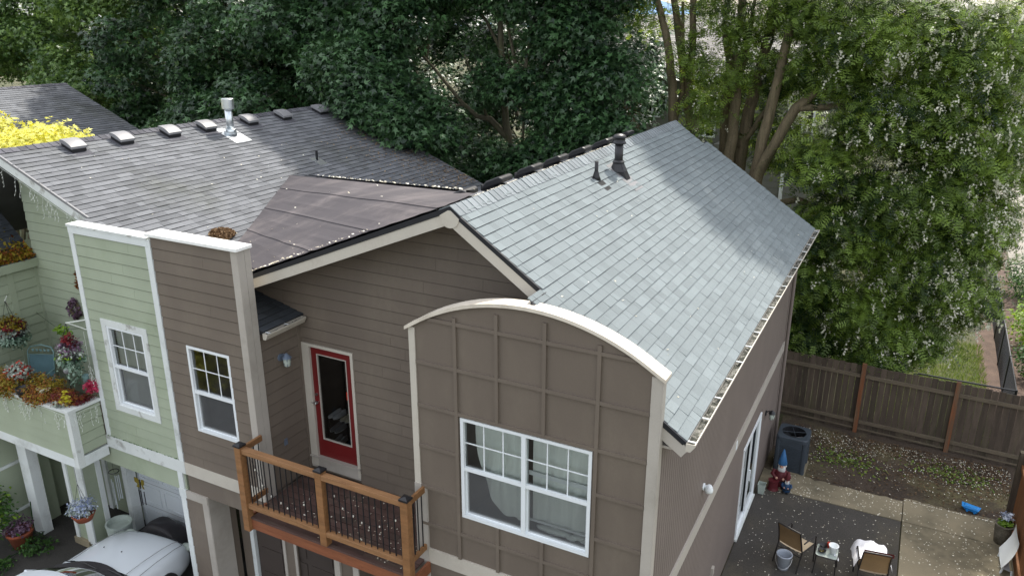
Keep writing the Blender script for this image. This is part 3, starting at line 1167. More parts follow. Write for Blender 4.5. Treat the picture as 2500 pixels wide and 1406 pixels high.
MB().hexa([(1.725, .06, zr(1.74) - .08), (1.745, .06, zr(1.74) - .08), (1.745, .46, zr(1.74) - .08), (1.725, .46, zr(1.74) - .08),
           (1.725, .06, zr(1.74) + .02), (1.745, .06, zr(1.74) + .02), (1.745, .46, zr(1.74) + .02), (1.725, .46, zr(1.74) + .02)]).build('drip_edge', 'black_flash', H)
# soffits
mb = MB().hexa([(-3.0, .47, zl(-3.0) - .17), (XR, .47, ZR - .17), (XR, 1.12, ZR - .17), (-3.0, 1.12, zl(-3.0) - .17),
                (-3.0, .47, zl(-3.0) - .12), (XR, .47, ZR - .12), (XR, 1.12, ZR - .12), (-3.0, 1.12, zl(-3.0) - .12)])
mb.hexa([(XR, .47, ZR - .17), (1.72, .47, zr(1.72) - .17), (1.72, 1.12, zr(1.72) - .17), (XR, 1.12, ZR - .17),
         (XR, .47, ZR - .12), (1.72, .47, zr(1.72) - .12), (1.72, 1.12, zr(1.72) - .12), (XR, 1.12, ZR - .12)])
mb.build('soffit', 'brown_paint', H)
MB().box(3.38, 3.70, .10, 10.85, 5.33, 5.36).build('soffit', 'taupe_paint', H)
rake('rake_board', (XR, 10.40, ZR - .04), (3.7, 10.40, zr(3.7) - .04), .03, .14, 'taupe_paint', H)
# gutter
gx = 3.70


def gutter(parent, x, y0, y1, z, sgn=1, mat='taupe_light', w=.11, hang=.62):
    mb = MB()
    prof = [(0, .0), (0, -.10), (.055, -.10), (w, -.02), (w, .005)]
    inner = [(w - .012, .005), (w - .012, -.016), (.053, -.09), (.006, -.09), (.006, 0)]
    loop = prof + inner
    a = [(x + sgn * u, y0, z + v) for u, v in loop]
    b = [(x + sgn * u, y1, z + v) for u, v in loop]
    n = len(loop)
    i = len(mb.v)
    mb.v += a + b
    for k in range(n):
        l = (k + 1) % n
        mb.f.append((i + k, i + l, i + n + l, i + n + k))
    for yy in (y0, y1 - .006):
        mb.ext([(x + sgn * u, yy, z + v) for u, v in prof], (0, .006, 0))
    g = mb.build('gutter', mat, parent)
    y = y0 + .06
    while y < y1:
        MB().box(x, x + sgn * w, y, y + .018, z - .004, z + .006).build('gutter_hanger', 'white_vinyl', g)
        y += hang
    Pg = []
    ny = int((y1 - y0) / .03)
    for r in range(ny + 1):
        yy = y0 + .012 + (y1 - y0 - .024) * r / ny
        Pg.append([(x + sgn * u, yy, z - .035 + .018 * math.sin(yy * 23 + u * 60) * math.sin(yy * 7.7) + RR.uniform(-.01, .012)) for u in (.007, .035, .06, w - .014)])
    d = MB().grid(Pg).build('gutter_debris', 'moss_debris', g)
    return g


gutter(H, gx, .06, 10.83, 5.475)
# box roof with its own gutter
zb_ = lambda x: 5.575 - .24 * (x + 3.04)
mb = MB()
slab(mb, -4.4, -2.87, .23, 1.12, zb_, .06)
broof = mb.build('box_roof', 'black_flash', H)
shingles(broof, (-4.4, .23, zb_(-4.4)), (0, 1, 0), (1, 0, -.24), 11, .1435, 'dark_shingle', lambda t: [(0, .885)], .12, .32, near=(-2.8, .7, 5.6), lift=.004)
gutter(H, -2.865, .20, 1.06, 5.525, 1, 'taupe_light', .10, .4)
# membrane cricket between the two roofs
Pm, Qm, Am, Bm = Vector((.30, .46, ZR - .01)), Vector((-4.42, .46, zl(-4.42) + .03)), Vector((-6.67, 5.13, 6.76)), Vector((.30, 1.25, ZR + .0))
NU, NV = 60, 44


def patch(f, t):
    """point on the cricket sheet: f from its ridge (A-B) down to Q, t from the green roof to the rake"""
    lb = (Pm - Bm).length
    lt = lb + (Qm - Pm).length
    s = f * lt
    right = Bm.lerp(Pm, s / lb) if s < lb else Pm.lerp(Qm, (s - lb) / (lt - lb))
    return Am.lerp(Qm, f).lerp(right, t)


grid = []
for r in range(NV + 1):
    s = r / NV * .985
    row = []
    for c in range(NU + 1):
        t = c / NU
        p = patch(s, t)
        wv = .008 * max(0, math.sin(s * 70 + t * 1.5 + 1.2 * math.sin(t * 5))) ** 6 + .005 * math.sin(t * 17 + s * 4) * math.sin(s * 9)
        row.append((p.x, p.y, p.z + .028 + wv * (1 if 0 < r < NV else .5)))
    grid.append(row)
for k, (r0, r1) in enumerate(((0, 7), (6, 16), (15, 25), (24, 34), (33, NV))):
    rows_ = [list(q) for q in grid[r0:r1 + 1]]
    if k < 4:
        rows_[-1] = [(x, y, z + .012) for x, y, z in rows_[-1]]
        rows_.append([(x, y, z - .012) for x, y, z in rows_[-1]])
    MB().grid(rows_).build('membrane_sheet', 'membrane', roof, tint=RR.random())
Vb = Vector((-4.45, 8.6, 5.87))
mb = MB()
mb.grid([[tuple(Bm.lerp(Am, t).lerp(Vb, s) + Vector((0, 0, .05 * (1 - s) + .01))) for t in np.linspace(0, 1, 16)] for s in np.linspace(0, .97, 16)])
mb.build('cricket_back', 'dark_shingle', roof)
# roof fittings
roof_n = Vector((M_R, 0, 1)).normalized()


fz = zr(.84)
fl = MB().tube([(.84, 5.38, fz), (.84, 5.38, fz + .56)], .075, 18).build('flue_pipe', 'black_metal', H, smooth=True)
mb = MB().lathe([(.12, .50), (.12, .53), (.10, .535), (.10, .60), (.125, .605), (.125, .62), (.09, .655), (.03, .672), (.0, .675)], (.84, 5.38, fz), 20)
mb.build('flue_cap', 'black_metal', fl, smooth=True)
mb = MB().lathe([(.16, .04), (.085, .20), (.08, .23), (.11, .20), (.10, .17)], (.84, 5.38, fz - .02), 18)
mb.hexa([(.74, 5.28, zr(.74) + .0), (1.06, 5.28, zr(1.06) + .0), (1.06, 5.48, zr(1.06) + .0), (.74, 5.48, zr(.74) + .0),
         (.77, 5.31, fz + .18), (.92, 5.31, fz + .15), (.92, 5.45, fz + .15), (.77, 5.45, fz + .18)])
mb.build('flue_boot', 'black_metal', fl)
mb = MB()
mb.hexa([(.68, 5.18, zr(.68) + .012), (1.26, 5.18, zr(1.26) + .012), (1.26, 5.58, zr(1.26) + .012), (.68, 5.58, zr(.68) + .012),
         (.68, 5.18, zr(.68) + .02), (1.26, 5.18, zr(1.26) + .02), (1.26, 5.58, zr(1.26) + .02), (.68, 5.58, zr(.68) + .02)])
mb.build('flashing', 'vent_grey', fl)
vz = zr(.80)
vp = MB().tube([(.80, 4.42, vz - .03), (.80, 4.42, vz + .30)], .032, 12).build('vent_pipe', 'black_plastic', H, smooth=True)
MB().lathe([(.085, -.01), (.06, .05), (.04, .12), (.036, .13)], (.80, 4.42, vz), 14).build('pipe_boot', 'black_plastic', vp, smooth=True)
mb = MB()
mb.hexa([(.72, 4.31, zr(.72) + .012), (1.10, 4.31, zr(1.10) + .012), (1.10, 4.53, zr(1.10) + .012), (.72, 4.53, zr(.72) + .012),
         (.72, 4.31, zr(.72) + .02), (1.10, 4.31, zr(1.10) + .02), (1.10, 4.53, zr(1.10) + .02), (.72, 4.53, zr(.72) + .02)])
mb.build('flashing', 'black_plastic', vp)
for y in (1.50, 2.56, 3.66, 4.70, 5.80, 7.0, 8.2):
    mb = MB()
    x0, x1 = -.26, .10
    zf = lambda x: zl(x) + .045
    prof = [(x0, .02), (x0, .075), (x0 + .07, .13), (x1 - .07, .135), (x1, .085), (x1, .02)]
    mb.ext([(x, y - .18, zf(x) + q) for x, q in prof], (0, .36, 0))
    o = mb.build('roof_vent', 'black_plastic', H, bevel=.02)
    MB().box(x0 - .02, x1 + .02, y - .16, y + .16, zf(0) - .10, zf(0) - .01).build('vent_base', 'black_plastic', o)

# ground floor front of the brown house
g = MB()
FR.box(g, -4.80, -2.97, 2.28, 2.64, -.55, .0)
g.build('header', 'brown_paint', H)
MB().box(-4.8, 0, .55, 1.2, 2.28, 2.6).build('porch_ceiling', 'brown_paint', H)
pil = [(-4.90, 0), (-4.50, 0), (-4.50, 2.28), (-4.90, 2.28)]
FR.boards(H, 'siding_plank', pil, EXPO, [], 'brown_paint')
MB().box(-4.90, -4.38, .001, .55, 0, 2.28).build('pier', 'brown_paint', H)
FR.box(MB(), -4.50, -4.37, 0, 2.14, -.01, .026).build('corner_board', 'taupe_paint', H)
FR.box(MB(), -4.87, -4.368, 2.14, 2.29, -.01, .034).build('corner_board', 'taupe_paint', H)
MB().box(-4.378, -4.355, -.02, .40, 0, 2.28).build('corner_board', 'taupe_paint', H)
GD = Wall((0, .62, 0), (1, 0, 0), (0, -1, 0))
gd = MB()
GD.box(gd, -4.0, -1.64, 0, 2.28, -.04, 0)
gd = gd.build('garage_door', 'garage_brown', H)
for k in range(4):
    for j in range(4):
        GD.box(MB(), -3.9 + j * .58, -3.42 + j * .58, .1 + k * .53, .52 + k * .53, 0, .012).build('garage_panel', 'garage_brown', gd)
GD.box(MB(), -4.36, -4.12, 0, 2.28, -.05, .02).build('garage_wall', 'brown_paint', H)
GD.box(MB(), -1.62, -.0, 0, 2.28, -.05, -.01).build('garage_wall', 'brown_paint', H)
GD.box(MB(), -4.12, -4.03, 0, 2.28, -.02, .05).build('garage_trim', 'white_paint', H)
GD.box(MB(), -3.30, -3.0, 0, 2.28, .02, .05).build('pilaster', 'brown_paint', H)
GD.box(MB(), -3.32, -3.26, 0, 2.28, .05, .07).build('pilaster_trim', 'taupe_paint', H)
GD.box(MB(), -3.06, -3.0, 0, 2.28, .05, .07).build('pilaster_trim', 'taupe_paint', H)
# porch column under the deck
pc = MB().box(-1.62, -1.18, .02, .32, 0, 2.36).build('porch_column', 'brown_paint', H)
FR.box(MB(), -1.64, -1.53, 0, 2.22, -.02, .02).build('column_trim', 'taupe_paint', pc)
FR.box(MB(), -1.27, -1.16, 0, 2.22, -.02, .02).build('column_trim', 'taupe_paint', pc)
FR.box(MB(), -1.66, -1.14, 2.20, 2.38, -.02, .026).build('column_trim', 'taupe_paint', pc)
FR.box(MB(), -1.17, -1.155, 0, 2.2, -.3, .0).build('column_trim', 'brown_paint', pc)
for k, x in enumerate((-.95, -.75, -.5, -.22)):
    MB().box(x, x + .1, .95, 1.1, 0, 2.28).build('entry_trim', ('taupe_paint', 'brown_paint')[k % 2], H)
MB().box(-1.2, 0, 1.1, 1.2, 0, 2.28).build('entry_wall', 'room_wall', H)


# ---------------------------------------------------------------- wooden balcony
B = thing('wooden_balcony', 'stained cedar balcony with black balusters in front of the red door', 'balcony', (-1.36, 0, 2.6))
y = 1.10
rowk = 0
while y > -.40:
    x = -2.94 if y > .02 else -2.86
    xe = -.035 if y > .02 else .10
    x -= 0
    while x < xe - .02:
        ln = RR.uniform(.45, 1.1)
        e = min(x + ln, xe)
        if xe - e < .15:
            e = xe
        MB().box(x, e - .006, y - .134, y, 2.63, 2.665 + RR.uniform(-.002, .002)).build('deck_board', 'deck_board', B, tint=RR.random())
        x = e
    y -= .142
MB().box(-2.97, .20, -.46, -.415, 2.47, 2.655).build('front_beam', 'fascia_red', B)
MB().box(-2.97, .20, -.47, -.405, 2.656, 2.69).build('edge_board', 'deck_board', B)
MB().box(.155, .20, -.415, -.03, 2.48, 2.655).build('side_beam', 'fascia_red', B)
MB().box(-2.97, -2.92, -.415, -.03, 2.48, 2.655).build('side_beam', 'fascia_red', B)
for k in range(5):
    x = -2.6 + k * .62
    MB().box(x, x + .045, -.41, .52, 2.47, 2.628).build('joist', 'fascia_red', B)
PX = (-2.905, -1.365, .135)
for x in PX:
    mid = x == PX[1]
    p = MB().box(x - .06, x + .06, -.525 if not mid else -.50, -.405 if not mid else -.38, 2.45 if not mid else 2.69, 3.93).build('post', 'cedar', B, bevel=.006, tint=RR.random())
    yc = -.465 if not mid else -.44
    mb = MB()
    mb.box(x - .07, x + .07, yc - .07, yc + .07, 3.932, 3.96)
    mb.hexa([(x - .07, yc - .07, 3.96), (x + .07, yc - .07, 3.96), (x + .07, yc + .07, 3.96), (x - .07, yc + .07, 3.96),
             (x - .015, yc - .015, 3.985), (x + .015, yc - .015, 3.985), (x + .015, yc + .015, 3.985), (x - .015, yc + .015, 3.985)])
    mb.build('post_cap', 'black_metal', p)
for a, b in ((PX[0] + .06, PX[1] - .06), (PX[1] + .06, PX[2] - .06)):
    MB().box(a, b, -.50, -.40, 3.82, 3.905).build('top_rail', 'cedar_rail', B, bevel=.006)
    MB().box(a, b, -.495, -.41, 2.86, 2.945).build('bottom_rail', 'cedar_rail', B, bevel=.006)
    n = 13
    for k in range(n):
        x = a + (b - a) * (k + .5) / n
        MB().tube([(x, -.45, 2.94), (x, -.45, 3.825)], .0095, 6).build('baluster', 'black_metal', B)
for x in (PX[0], PX[2]):
    MB().box(x - .02, x + .02, -.405, -.025, 3.80, 3.895).build('side_rail', 'cedar', B, tint=.3)
    MB().box(x - .02, x + .02, -.405, -.025, 2.86, 2.945).build('side_rail', 'cedar', B, tint=.3)
    for yy in (-.30, -.20, -.10):
        MB().tube([(x, yy, 2.94), (x, yy, 3.81)], .0095, 6).build('baluster', 'black_metal', B)
# wire of small lights on the balcony rail
SLt = thing('balcony_light_string', 'thin dark light string sagging along the cedar balcony rail', 'string lights', (-1.4, -.3, 3.5))
mb = MB()
pts = []
for k in range(40):
    t = k / 39
    x = PX[0] + (PX[2] - PX[0]) * t
    s = (t * 2) % 1
    pts.append((x, -.37 + .02 * math.sin(k), 3.80 - .75 * 4 * s * (1 - s) * (1 if t < .5 else .75)))
mb.tube(pts, .004, 4)
mb.build('wire', 'black_metal', SLt)
for k in range(2, 40, 2):
    x, yq, z = pts[k]
    MB().ball((x, yq - .01, z - .02), (.012, .012, .02), 6, 4).build('bulb', 'petal', SLt)

# ---------------------------------------------------------------- shoes behind the door glass
sr = thing('shoe_rack', 'low dark shoe rack behind the red door glass', 'shoe rack', (-2.4, 1.5, 2.96))
for z in (3.12, 3.36, 3.60):
    MB().box(-2.72, -2.02, 1.32, 1.68, z, z + .02).build('shelf', 'black_plastic', sr)
for x in (-2.73, -2.03):
    MB().box(x, x + .02, 1.32, 1.68, 2.96, 3.65).build('side_panel', 'black_plastic', sr)


def shoe(x, y, z, ang, mat, label):
    mb = MB()
    secs = [(-.13, .030, .085), (-.09, .038, .095), (-.02, .036, .075), (.05, .042, .06), (.10, .040, .045), (.135, .02, .025)]
    Pq = [[(x + w * math.cos(a), y + s, z + .012 + h * max(0, math.sin(a))) for a in np.linspace(0, PI, 9)] for s, w, h in secs]
    mb.grid(Pq)
    t = thing('shoe', label, 'shoe', (x, y, z), 'shoes on the rack behind the door')
    mb.rot(ang, (x, y)).build('upper', mat, t, smooth=True)
    m2 = MB().ext([(x + .042 * math.sin(a) * (1.05 if math.cos(a) > 0 else .85), y + .135 * math.cos(a), z) for a in np.linspace(0, 2 * PI, 14)[:-1]], (0, 0, .018))
    m2.rot(ang, (x, y)).build('sole', 'shoe_white', t)


for i, x in enumerate((-2.64, -2.54)):
    shoe(x, 1.40, 3.62, 2.9, 'shoe_white', ('left ', 'right ')[i] + 'white sneaker at the left end of the top shelf behind the red door')
for i, x in enumerate((-2.38, -2.28)):
    shoe(x, 1.40, 3.62, 2.8, 'shoe_cream', ('left ', 'right ')[i] + 'cream sneaker beside the white pair on the top shelf behind the red door')
for i, x in enumerate((-2.62, -2.52)):
    shoe(x, 1.38, 3.38, 3.0, 'shoe_grey', ('left ', 'right ')[i] + 'grey shoe at the left of the middle shelf behind the red door')
shoe(-2.13, 1.37, 3.38, 2.5, 'shoe_cream', 'cream shoe alone at the right of the middle shelf behind the red door')
for i, x in enumerate((-2.60, -2.50)):
    shoe(x, 1.36, 3.14, 3.1, 'shoe_white', ('left ', 'right ')[i] + 'white shoe at the left of the bottom shelf behind the red door')
for i, x in enumerate((-2.34, -2.22)):
    shoe(x, 1.36, 3.14, 3.1, 'shoe_blue', ('left ', 'right ')[i] + 'blue shoe on the bottom shelf behind the red door')


# wall lanterns
def lantern(name, label, base, out, mat, sc=1.):
    bx, by, bz = base
    o = Vector(out)
    t = thing(name, label, 'lantern', base)
    mb = MB()
    p0 = Vector(base)
    mb.tube([p0, p0 + o * .025], .06 * sc, 12)
    mb.build('back_plate', mat, t, smooth=False)
    MB().tube([p0 + o * .02 + Vector((0, 0, .02)), p0 + o * .08 + Vector((0, 0, .07)) * sc, p0 + o * .13 + Vector((0, 0, .05))], .011, 6).build('arm', mat, t)
    c = p0 + o * .14 * 1.0
    MB().lathe([(.0, .10), (.02, .09), (.075, .03), (.08, .015), (.06, .01)], (c.x, c.y, c.z), 8).build('hood', mat, t)
    MB().lathe([(.055, .01), (.06, -.05), (.045, -.12), (.03, -.13), (.0, -.14)], (c.x, c.y, c.z), 8).build('glass_shade', 'bin_clear', t)
    mb = MB()
    for k in range(4):
        a = PI / 4 + k * PI / 2
        mb.tube([(c.x + .06 * math.cos(a), c.y + .06 * math.sin(a), c.z + .01), (c.x + .045 * math.cos(a), c.y + .045 * math.sin(a), c.z - .12)], .006, 4)
    mb.build('cage', mat, t)


MB().box(-3.0, -2.978, .50, .72, 4.83, 5.07).build('mounting_block', 'brown_paint', H)
lantern('wall_lantern', 'blue grey wall lantern on brown siding beside the red door', (-2.978, .62, 4.95), (1, 0, 0), 'lantern_blue')
lantern('wall_lantern', 'black wall lantern past the sliding door on the side wall', (3.41, 8.45, 1.83), (1, 0, 0), 'black_metal')

# ---------------------------------------------------------------- green house
G = thing('green_house', 'pale green lap sided townhouse with white trim and weathered grey roof', 'house', (-7, 0, 0))
GX, GZ = -9.3, 7.77


def zg(x):
    return GZ - .4 * (x - GX)


gpoly = [(-6.78, 2.88), (-4.86, 2.88), (-4.86, 6.80), (-6.78, 6.80)]
gw = (-6.27, -5.345, 3.61, 5.12)
FR.core(G, gpoly, [gw], 'green_paint')
FR.boards(G, 'siding_plank', gpoly, EXPO, [(gw[0] - .001, gw[1] + .001, gw[2], gw[3])], 'green_paint')
gwin = window(FR, G, *gw, casing=.11, cmat='white_weathered', label='white weathered window with closed blinds')
room(FR, G, -6.4, -5.2, 3.4, 5.3, .9, 'room_wall')
mb = MB()
for k in range(40):
    z = 3.66 + k * .0358
    mb.hexa([FR.P(gw[0] + .05, z, -.095), FR.P(gw[1] - .05, z, -.095), FR.P(gw[1] - .05, z + .001, -.094), FR.P(gw[0] + .05, z + .001, -.094),
             FR.P(gw[0] + .05, z + .040, -.112), FR.P(gw[1] - .05, z + .040, -.112), FR.P(gw[1] - .05, z + .041, -.111), FR.P(gw[0] + .05, z + .041, -.111)])
mb.build('blind', 'blind', gwin)
FR.box(MB(), -6.80, -6.69, 2.88, 6.80, -.02, .03).build('corner_board', 'white_paint', G)
FR.box(MB(), -4.93, -4.81, 2.88, 6.80, -.02, .032).build('corner_board', 'white_paint', G)
FR.box(MB(), -6.80, -4.87, 6.68, 6.79, -.02, .036).build('top_board', 'white_paint', G)
MB().box(-6.82, -4.865, -.045, .20, 6.79, 6.83).build('parapet_cap', 'white_weathered', G)
MB().box(-6.8, -4.85, .10, .19, 5.5, 6.79).build('parapet_back', 'white_weathered', G)
FR.box(MB(), -6.83, -4.80, 2.64, 2.88, -.03, .034).build('belt_board', 'white_weathered', G)
MB().box(-6.82, -6.72, .0, 1.13, 2.6, 6.6).build('box_side_wall', 'green_paint', G)
# recessed balcony wall and gable
ggab = [(-9.9, 2.66), (-6.82, 2.66), (-6.82, zg(-6.82) - .12), (GX, GZ - .12), (-9.9, GZ - .36)]
RC.core(G, ggab, [], 'green_paint')
RC.boards(G, 'siding_plank', ggab, EXPO, [], 'green_paint')
LW = Wall((-9.9, 0, 0), (0, 1, 0), (1, 0, 0))
lwp = [(-.62, 2.66), (1.12, 2.66), (1.12, 5.44), (-.62, 5.44)]
LW.core(G, lwp, [], 'green_paint')
LW.boards(G, 'siding_plank', lwp, EXPO, [], 'green_paint')
LW.box(MB(), .50, .62, 2.66, 5.42, .0, .03).build('corner_board', 'green_paint', G)
LW.box(MB(), 1.05, 1.125, 2.66, 5.42, .0, .028).build('corner_board', 'green_paint', G)
# mossy little roof over the left bay
zm_ = lambda x: 5.53 - .85 * (x + 9.80)
mb = MB()
slab(mb, -11.6, -9.80, -.7, 1.12, zm_, .07)
mroof = mb.build('mossy_roof', 'dark_shingle', G)
shingles(mroof, (-11.6, -.7, zm_(-11.6)), (0, 1, 0), (1, 0, -.85), 16, .145, 'dark_shingle', lambda t: [(0, 1.82)], .15, .34, near=(-9.8, 1, 5.6), lift=.004)
MB().box(-9.81, -9.78, -.72, 1.12, 5.36, 5.53).build('fascia_board', 'green_paint', G)
n = 1500
ys = NR.uniform(-.7, 1.1, n)
xs = -9.80 - np.abs(NR.normal(0, .17, n))
litter('moss', 'sedum_olive', np.c_[xs, ys, [zm_(x) + .03 for x in xs]] + NR.normal(size=(n, 3)) * .02, .06, 'moss', parent=G, flat=.8)
n = 700
ys = NR.uniform(-.7, 1.1, n)
xs = -9.80 - np.abs(NR.normal(0, .12, n))
litter('moss', 'sedum_rust', np.c_[xs, ys, [zm_(x) + .04 for x in xs]] + NR.normal(size=(n, 3)) * .025, .05, 'moss', parent=G, flat=.8)
# green roof
mb = MB()
slab(mb, GX, -6.88, .45, 10.05, zg)
slab(mb, -6.88, -4.45, .20, 10.05, zg)
slab(mb, -12.5, GX, .45, 10.05, lambda x: GZ - .69 * (GX - x))
groof = mb.build('roof', 'old_shingle', G)


def span_g(t):
    x = GX + t / slope_l
    return [(.42 if x < -6.88 else .20, 10.05)]


shingles(groof, (GX, 0, GZ), (0, 1, 0), (1, 0, -.4), 36, .145, 'old_shingle', span_g, .14, .36, near=(-6.6, .5, 7.4), lift=.004)
ridge_caps(groof, GX, .42, 10.05, GZ, .69, .4, .15, 'old_cap', .15)
rake('rake_board', (GX, .43, GZ - .02), (-6.90, .43, zg(-6.90) - .02), .035, .17, 'white_weathered', G)
rake('drip_edge', (GX, .418, GZ + .02), (-6.90, .418, zg(-6.90) + .02), .03, .045, 'vent_grey', G)
mb = MB().hexa([(GX, .47, GZ - .17), (-6.85, .47, zg(-6.85) - .17), (-6.85, 1.12, zg(-6.85) - .17), (GX, 1.12, GZ - .17),
                (GX, .47, GZ - .12), (-6.85, .47, zg(-6.85) - .12), (-6.85, 1.12, zg(-6.85) - .12), (GX, 1.12, GZ - .12)])
mb.build('soffit', 'green_paint', G)
for y in (1.77, 2.84, 4.02, 5.02, 6.33, 7.5, 8.9):
    x = -8.98
    z = zg(x)
    base = MB()
    base.hexa([(x - .24, y - .22, zg(x - .24) + .012), (x + .27, y - .22, zg(x + .27) + .012), (x + .27, y + .22, zg(x + .27) + .012), (x - .24, y + .22, zg(x - .24) + .012),
               (x - .24, y - .22, zg(x - .24) + .02), (x + .27, y - .22, zg(x + .27) + .02), (x + .27, y + .22, zg(x + .27) + .02), (x - .24, y + .22, zg(x - .24) + .02)])
    base = base.build('roof_vent', 'old_cap', G)
    zc = lambda q: zg(q) + .03
    mb = MB()
    mb.hexa([(x - .15, y - .15, zc(x - .15)), (x + .15, y - .15, zc(x + .15)), (x + .15, y + .15, zc(x + .15)), (x - .15, y + .15, zc(x - .15)),
             (x - .15, y - .15, zc(x - .15) + .07), (x + .15, y - .15, zc(x + .15) + .07), (x + .15, y + .15, zc(x + .15) + .07), (x - .15, y + .15, zc(x - .15) + .07)])
    mb.build('vent_throat', 'black_plastic', base)
    Pq = []
    for r in range(9):
        u = -1 + r / 4
        row = []
        for c in range(9):
            v = -1 + c / 4
            row.append((x + u * .165, y + v * .165, zg(x + u * .165) + .14 + .05 * (1 - u * u * .9) * (1 - .25 * v * v)))
        Pq.append(row)
    top = MB().grid(Pq)
    low = [[(p[0], p[1], min(p[2], zg(p[0]) + .145) - .05) for p in (r[0], r[-1])] for r in Pq]
    for r in range(8):
        top.quad(Pq[r][0], Pq[r + 1][0], low[r + 1][0], low[r][0])
        top.quad(Pq[r][8], Pq[r + 1][8], low[r + 1][1], low[r][1])
    for c in range(8):
        for e in (0, 8):
            p, q = Pq[e][c], Pq[e][c + 1]
            top.quad(p, q, (q[0], q[1], q[2] - .045), (p[0], p[1], p[2] - .045))
    top.build('vent_hood', 'vent_grey', base)
# galvanised flue
fx, fy = -8.66, 5.42
fz2 = zg(fx)
gfl = MB().tube([(fx, fy, fz2), (fx, fy, fz2 + .62)], .085, 20).build('flue_pipe', 'galv', G, smooth=True)
gfl['label'] = 'shiny galvanised flue pipe'
MB().lathe([(.10, .56), (.115, .565), (.135, .58), (.138, .59), (.138, .80), (.125, .808), (.0, .81)], (fx, fy, fz2), 20).build('flue_cap', 'galv', gfl, smooth=False)
MB().lathe([(.15, .0), (.115, .10), (.105, .13), (.13, .125), (.135, .115), (.10, .11)], (fx, fy, fz2), 20).build('storm_collar', 'galv', gfl, smooth=True)
mb = MB()
mb.hexa([(fx - .26, fy - .24, zg(fx - .26) + .012), (fx + .40, fy - .24, zg(fx + .40) + .012), (fx + .40, fy + .24, zg(fx + .40) + .012), (fx - .26, fy + .24, zg(fx - .26) + .012),
         (fx - .26, fy - .24, zg(fx - .26) + .02), (fx + .40, fy - .24, zg(fx + .40) + .02), (fx + .40, fy + .24, zg(fx + .40) + .02), (fx - .26, fy + .24, zg(fx - .26) + .02)])
mb.build('flashing', 'galv', gfl)
px, py = -7.05, 6.45
vp2 = MB().tube([(px, py, zg(px)), (px, py, zg(px) + .24)], .03, 10).build('vent_pipe', 'black_plastic', G)
mb = MB()
mb.hexa([(px - .12, py - .14, zg(px - .12) + .012), (px + .22, py - .14, zg(px + .22) + .012), (px + .22, py + .14, zg(px + .22) + .012), (px - .12, py + .14, zg(px - .12) + .012),
         (px - .12, py - .14, zg(px - .12) + .022), (px + .22, py - .14, zg(px + .22) + .022), (px + .22, py + .14, zg(px + .22) + .022), (px - .12, py + .14, zg(px - .12) + .022)])
mb.build('flashing', 'galv', vp2)
# balcony box of the green house
BF = Wall((0, -.60, 0), (1, 0, 0), (0, -1, 0))
BS = Wall((-6.84, 0, 0), (0, 1, 0), (1, 0, 0))
bfp = [(-9.9, 2.66), (-6.92, 2.66), (-6.92, 3.56), (-9.9, 3.56)]
BF.core(G, bfp, [], 'green_paint', .08)
BF.boards(G, 'siding_plank', bfp, EXPO, [], 'green_paint')
bsp = [(-.50, 2.72), (-.04, 2.72), (-.04, 3.56), (-.50, 3.56)]
BS.core(G, bsp, [], 'green_paint', .08)
BS.boards(G, 'siding_plank', bsp, EXPO, [], 'green_paint')
BF.box(MB(), -6.93, -6.81, 2.48, 3.57, -.03, .03).build('corner_board', 'white_weathered', G)
BS.box(MB(), -.629, -.50, 2.48, 3.57, -.02, .028).build('corner_board', 'white_weathered', G)
BF.box(MB(), -9.9, -6.93, 2.48, 2.66, -.03, .026).build('belt_board', 'white_paint', G)
BS.box(MB(), -.50, -.034, 2.48, 2.68, -.03, .026).build('belt_board', 'white_paint', G)
BF.box(MB(), -9.9, -6.80, 3.572, 3.625, -.13, .05).build('balcony_cap', 'white_weathered', G)
BS.box(MB(), -.47, -.03, 3.572, 3.624, -.13, .045).build('balcony_cap', 'white_weathered', G)
MB().box(-9.9, -6.9, -.52, 1.12, 2.55, 2.68).build('balcony_floor', 'fence_rail', G)
# ground floor of the green house
FR.box(MB(), -7.84, -4.86, 2.26, 2.64, -.12, .0).build('header', 'green_paint', G)
MB().box(-9.9, -4.9, .12, 1.2, 2.30, 2.5).build('porch_ceiling', 'green_paint', G)
GG = Wall((0, 1.0, 0), (1, 0, 0), (0, -1, 0))
gg = MB()
GG.box(gg, -7.7, -5.0, 0, 2.3, -.05, 0)
gg = gg.build('garage_door', 'garage_white', G)
gg['label'] = 'white panelled garage door'
for k in range(4):
    GG.box(MB(), -7.7, -5.0, .545 + k * .55, .552 + k * .55, 0., .003).build('garage_seam', 'vent_grey', gg)
    for j in range(4):
        ring(GG, MB(), -7.62 + j * .67, -7.05 + j * .67, .07 + k * .55, .47 + k * .55, .03, 0, .012).build('garage_panel', 'garage_white', gg)
FR.box(MB(), -5.02, -4.90, 0, 2.64, -.02, .03).build('corner_board', 'white_paint', G)
FR.box(MB(), -5.04, -4.87, 2.14, 2.30, -.02, .036).build('corner_board', 'white_paint', G)
pier = MB().box(-8.40, -7.84, .0, .35, 0, 2.5).build('pier', 'green_paint', G)
for a, b in ((-8.42, -8.32), (-8.05, -7.83)):
    FR.box(MB(), a, b, .1, 2.5, .0, .03).build('pier_trim', 'white_paint', pier)
MB().box(-7.842, -7.82, .26, .36, .1, 2.5).build('pier_trim', 'white_paint', pier)
FR.box(MB(), -8.46, -8.0, 0, .14, .0, .06).build('pier_base', 'concrete', pier)
MB().box(-9.55, -9.25, -.20, .0, 0, 2.5).build('porch_post', 'white_paint', G)
MB().box(-7.80, -7.66, .75, .95, 0, 2.3).build('entry_trim', 'white_paint', G)
MB().box(-9.9, -7.84, 1.1, 1.2, 0, 2.6).build('porch_wall', 'green_paint', G)
MB().box(-12.5, -9.6, .2, .4, 0, 2.6).build('porch_wall', 'green_paint', G)
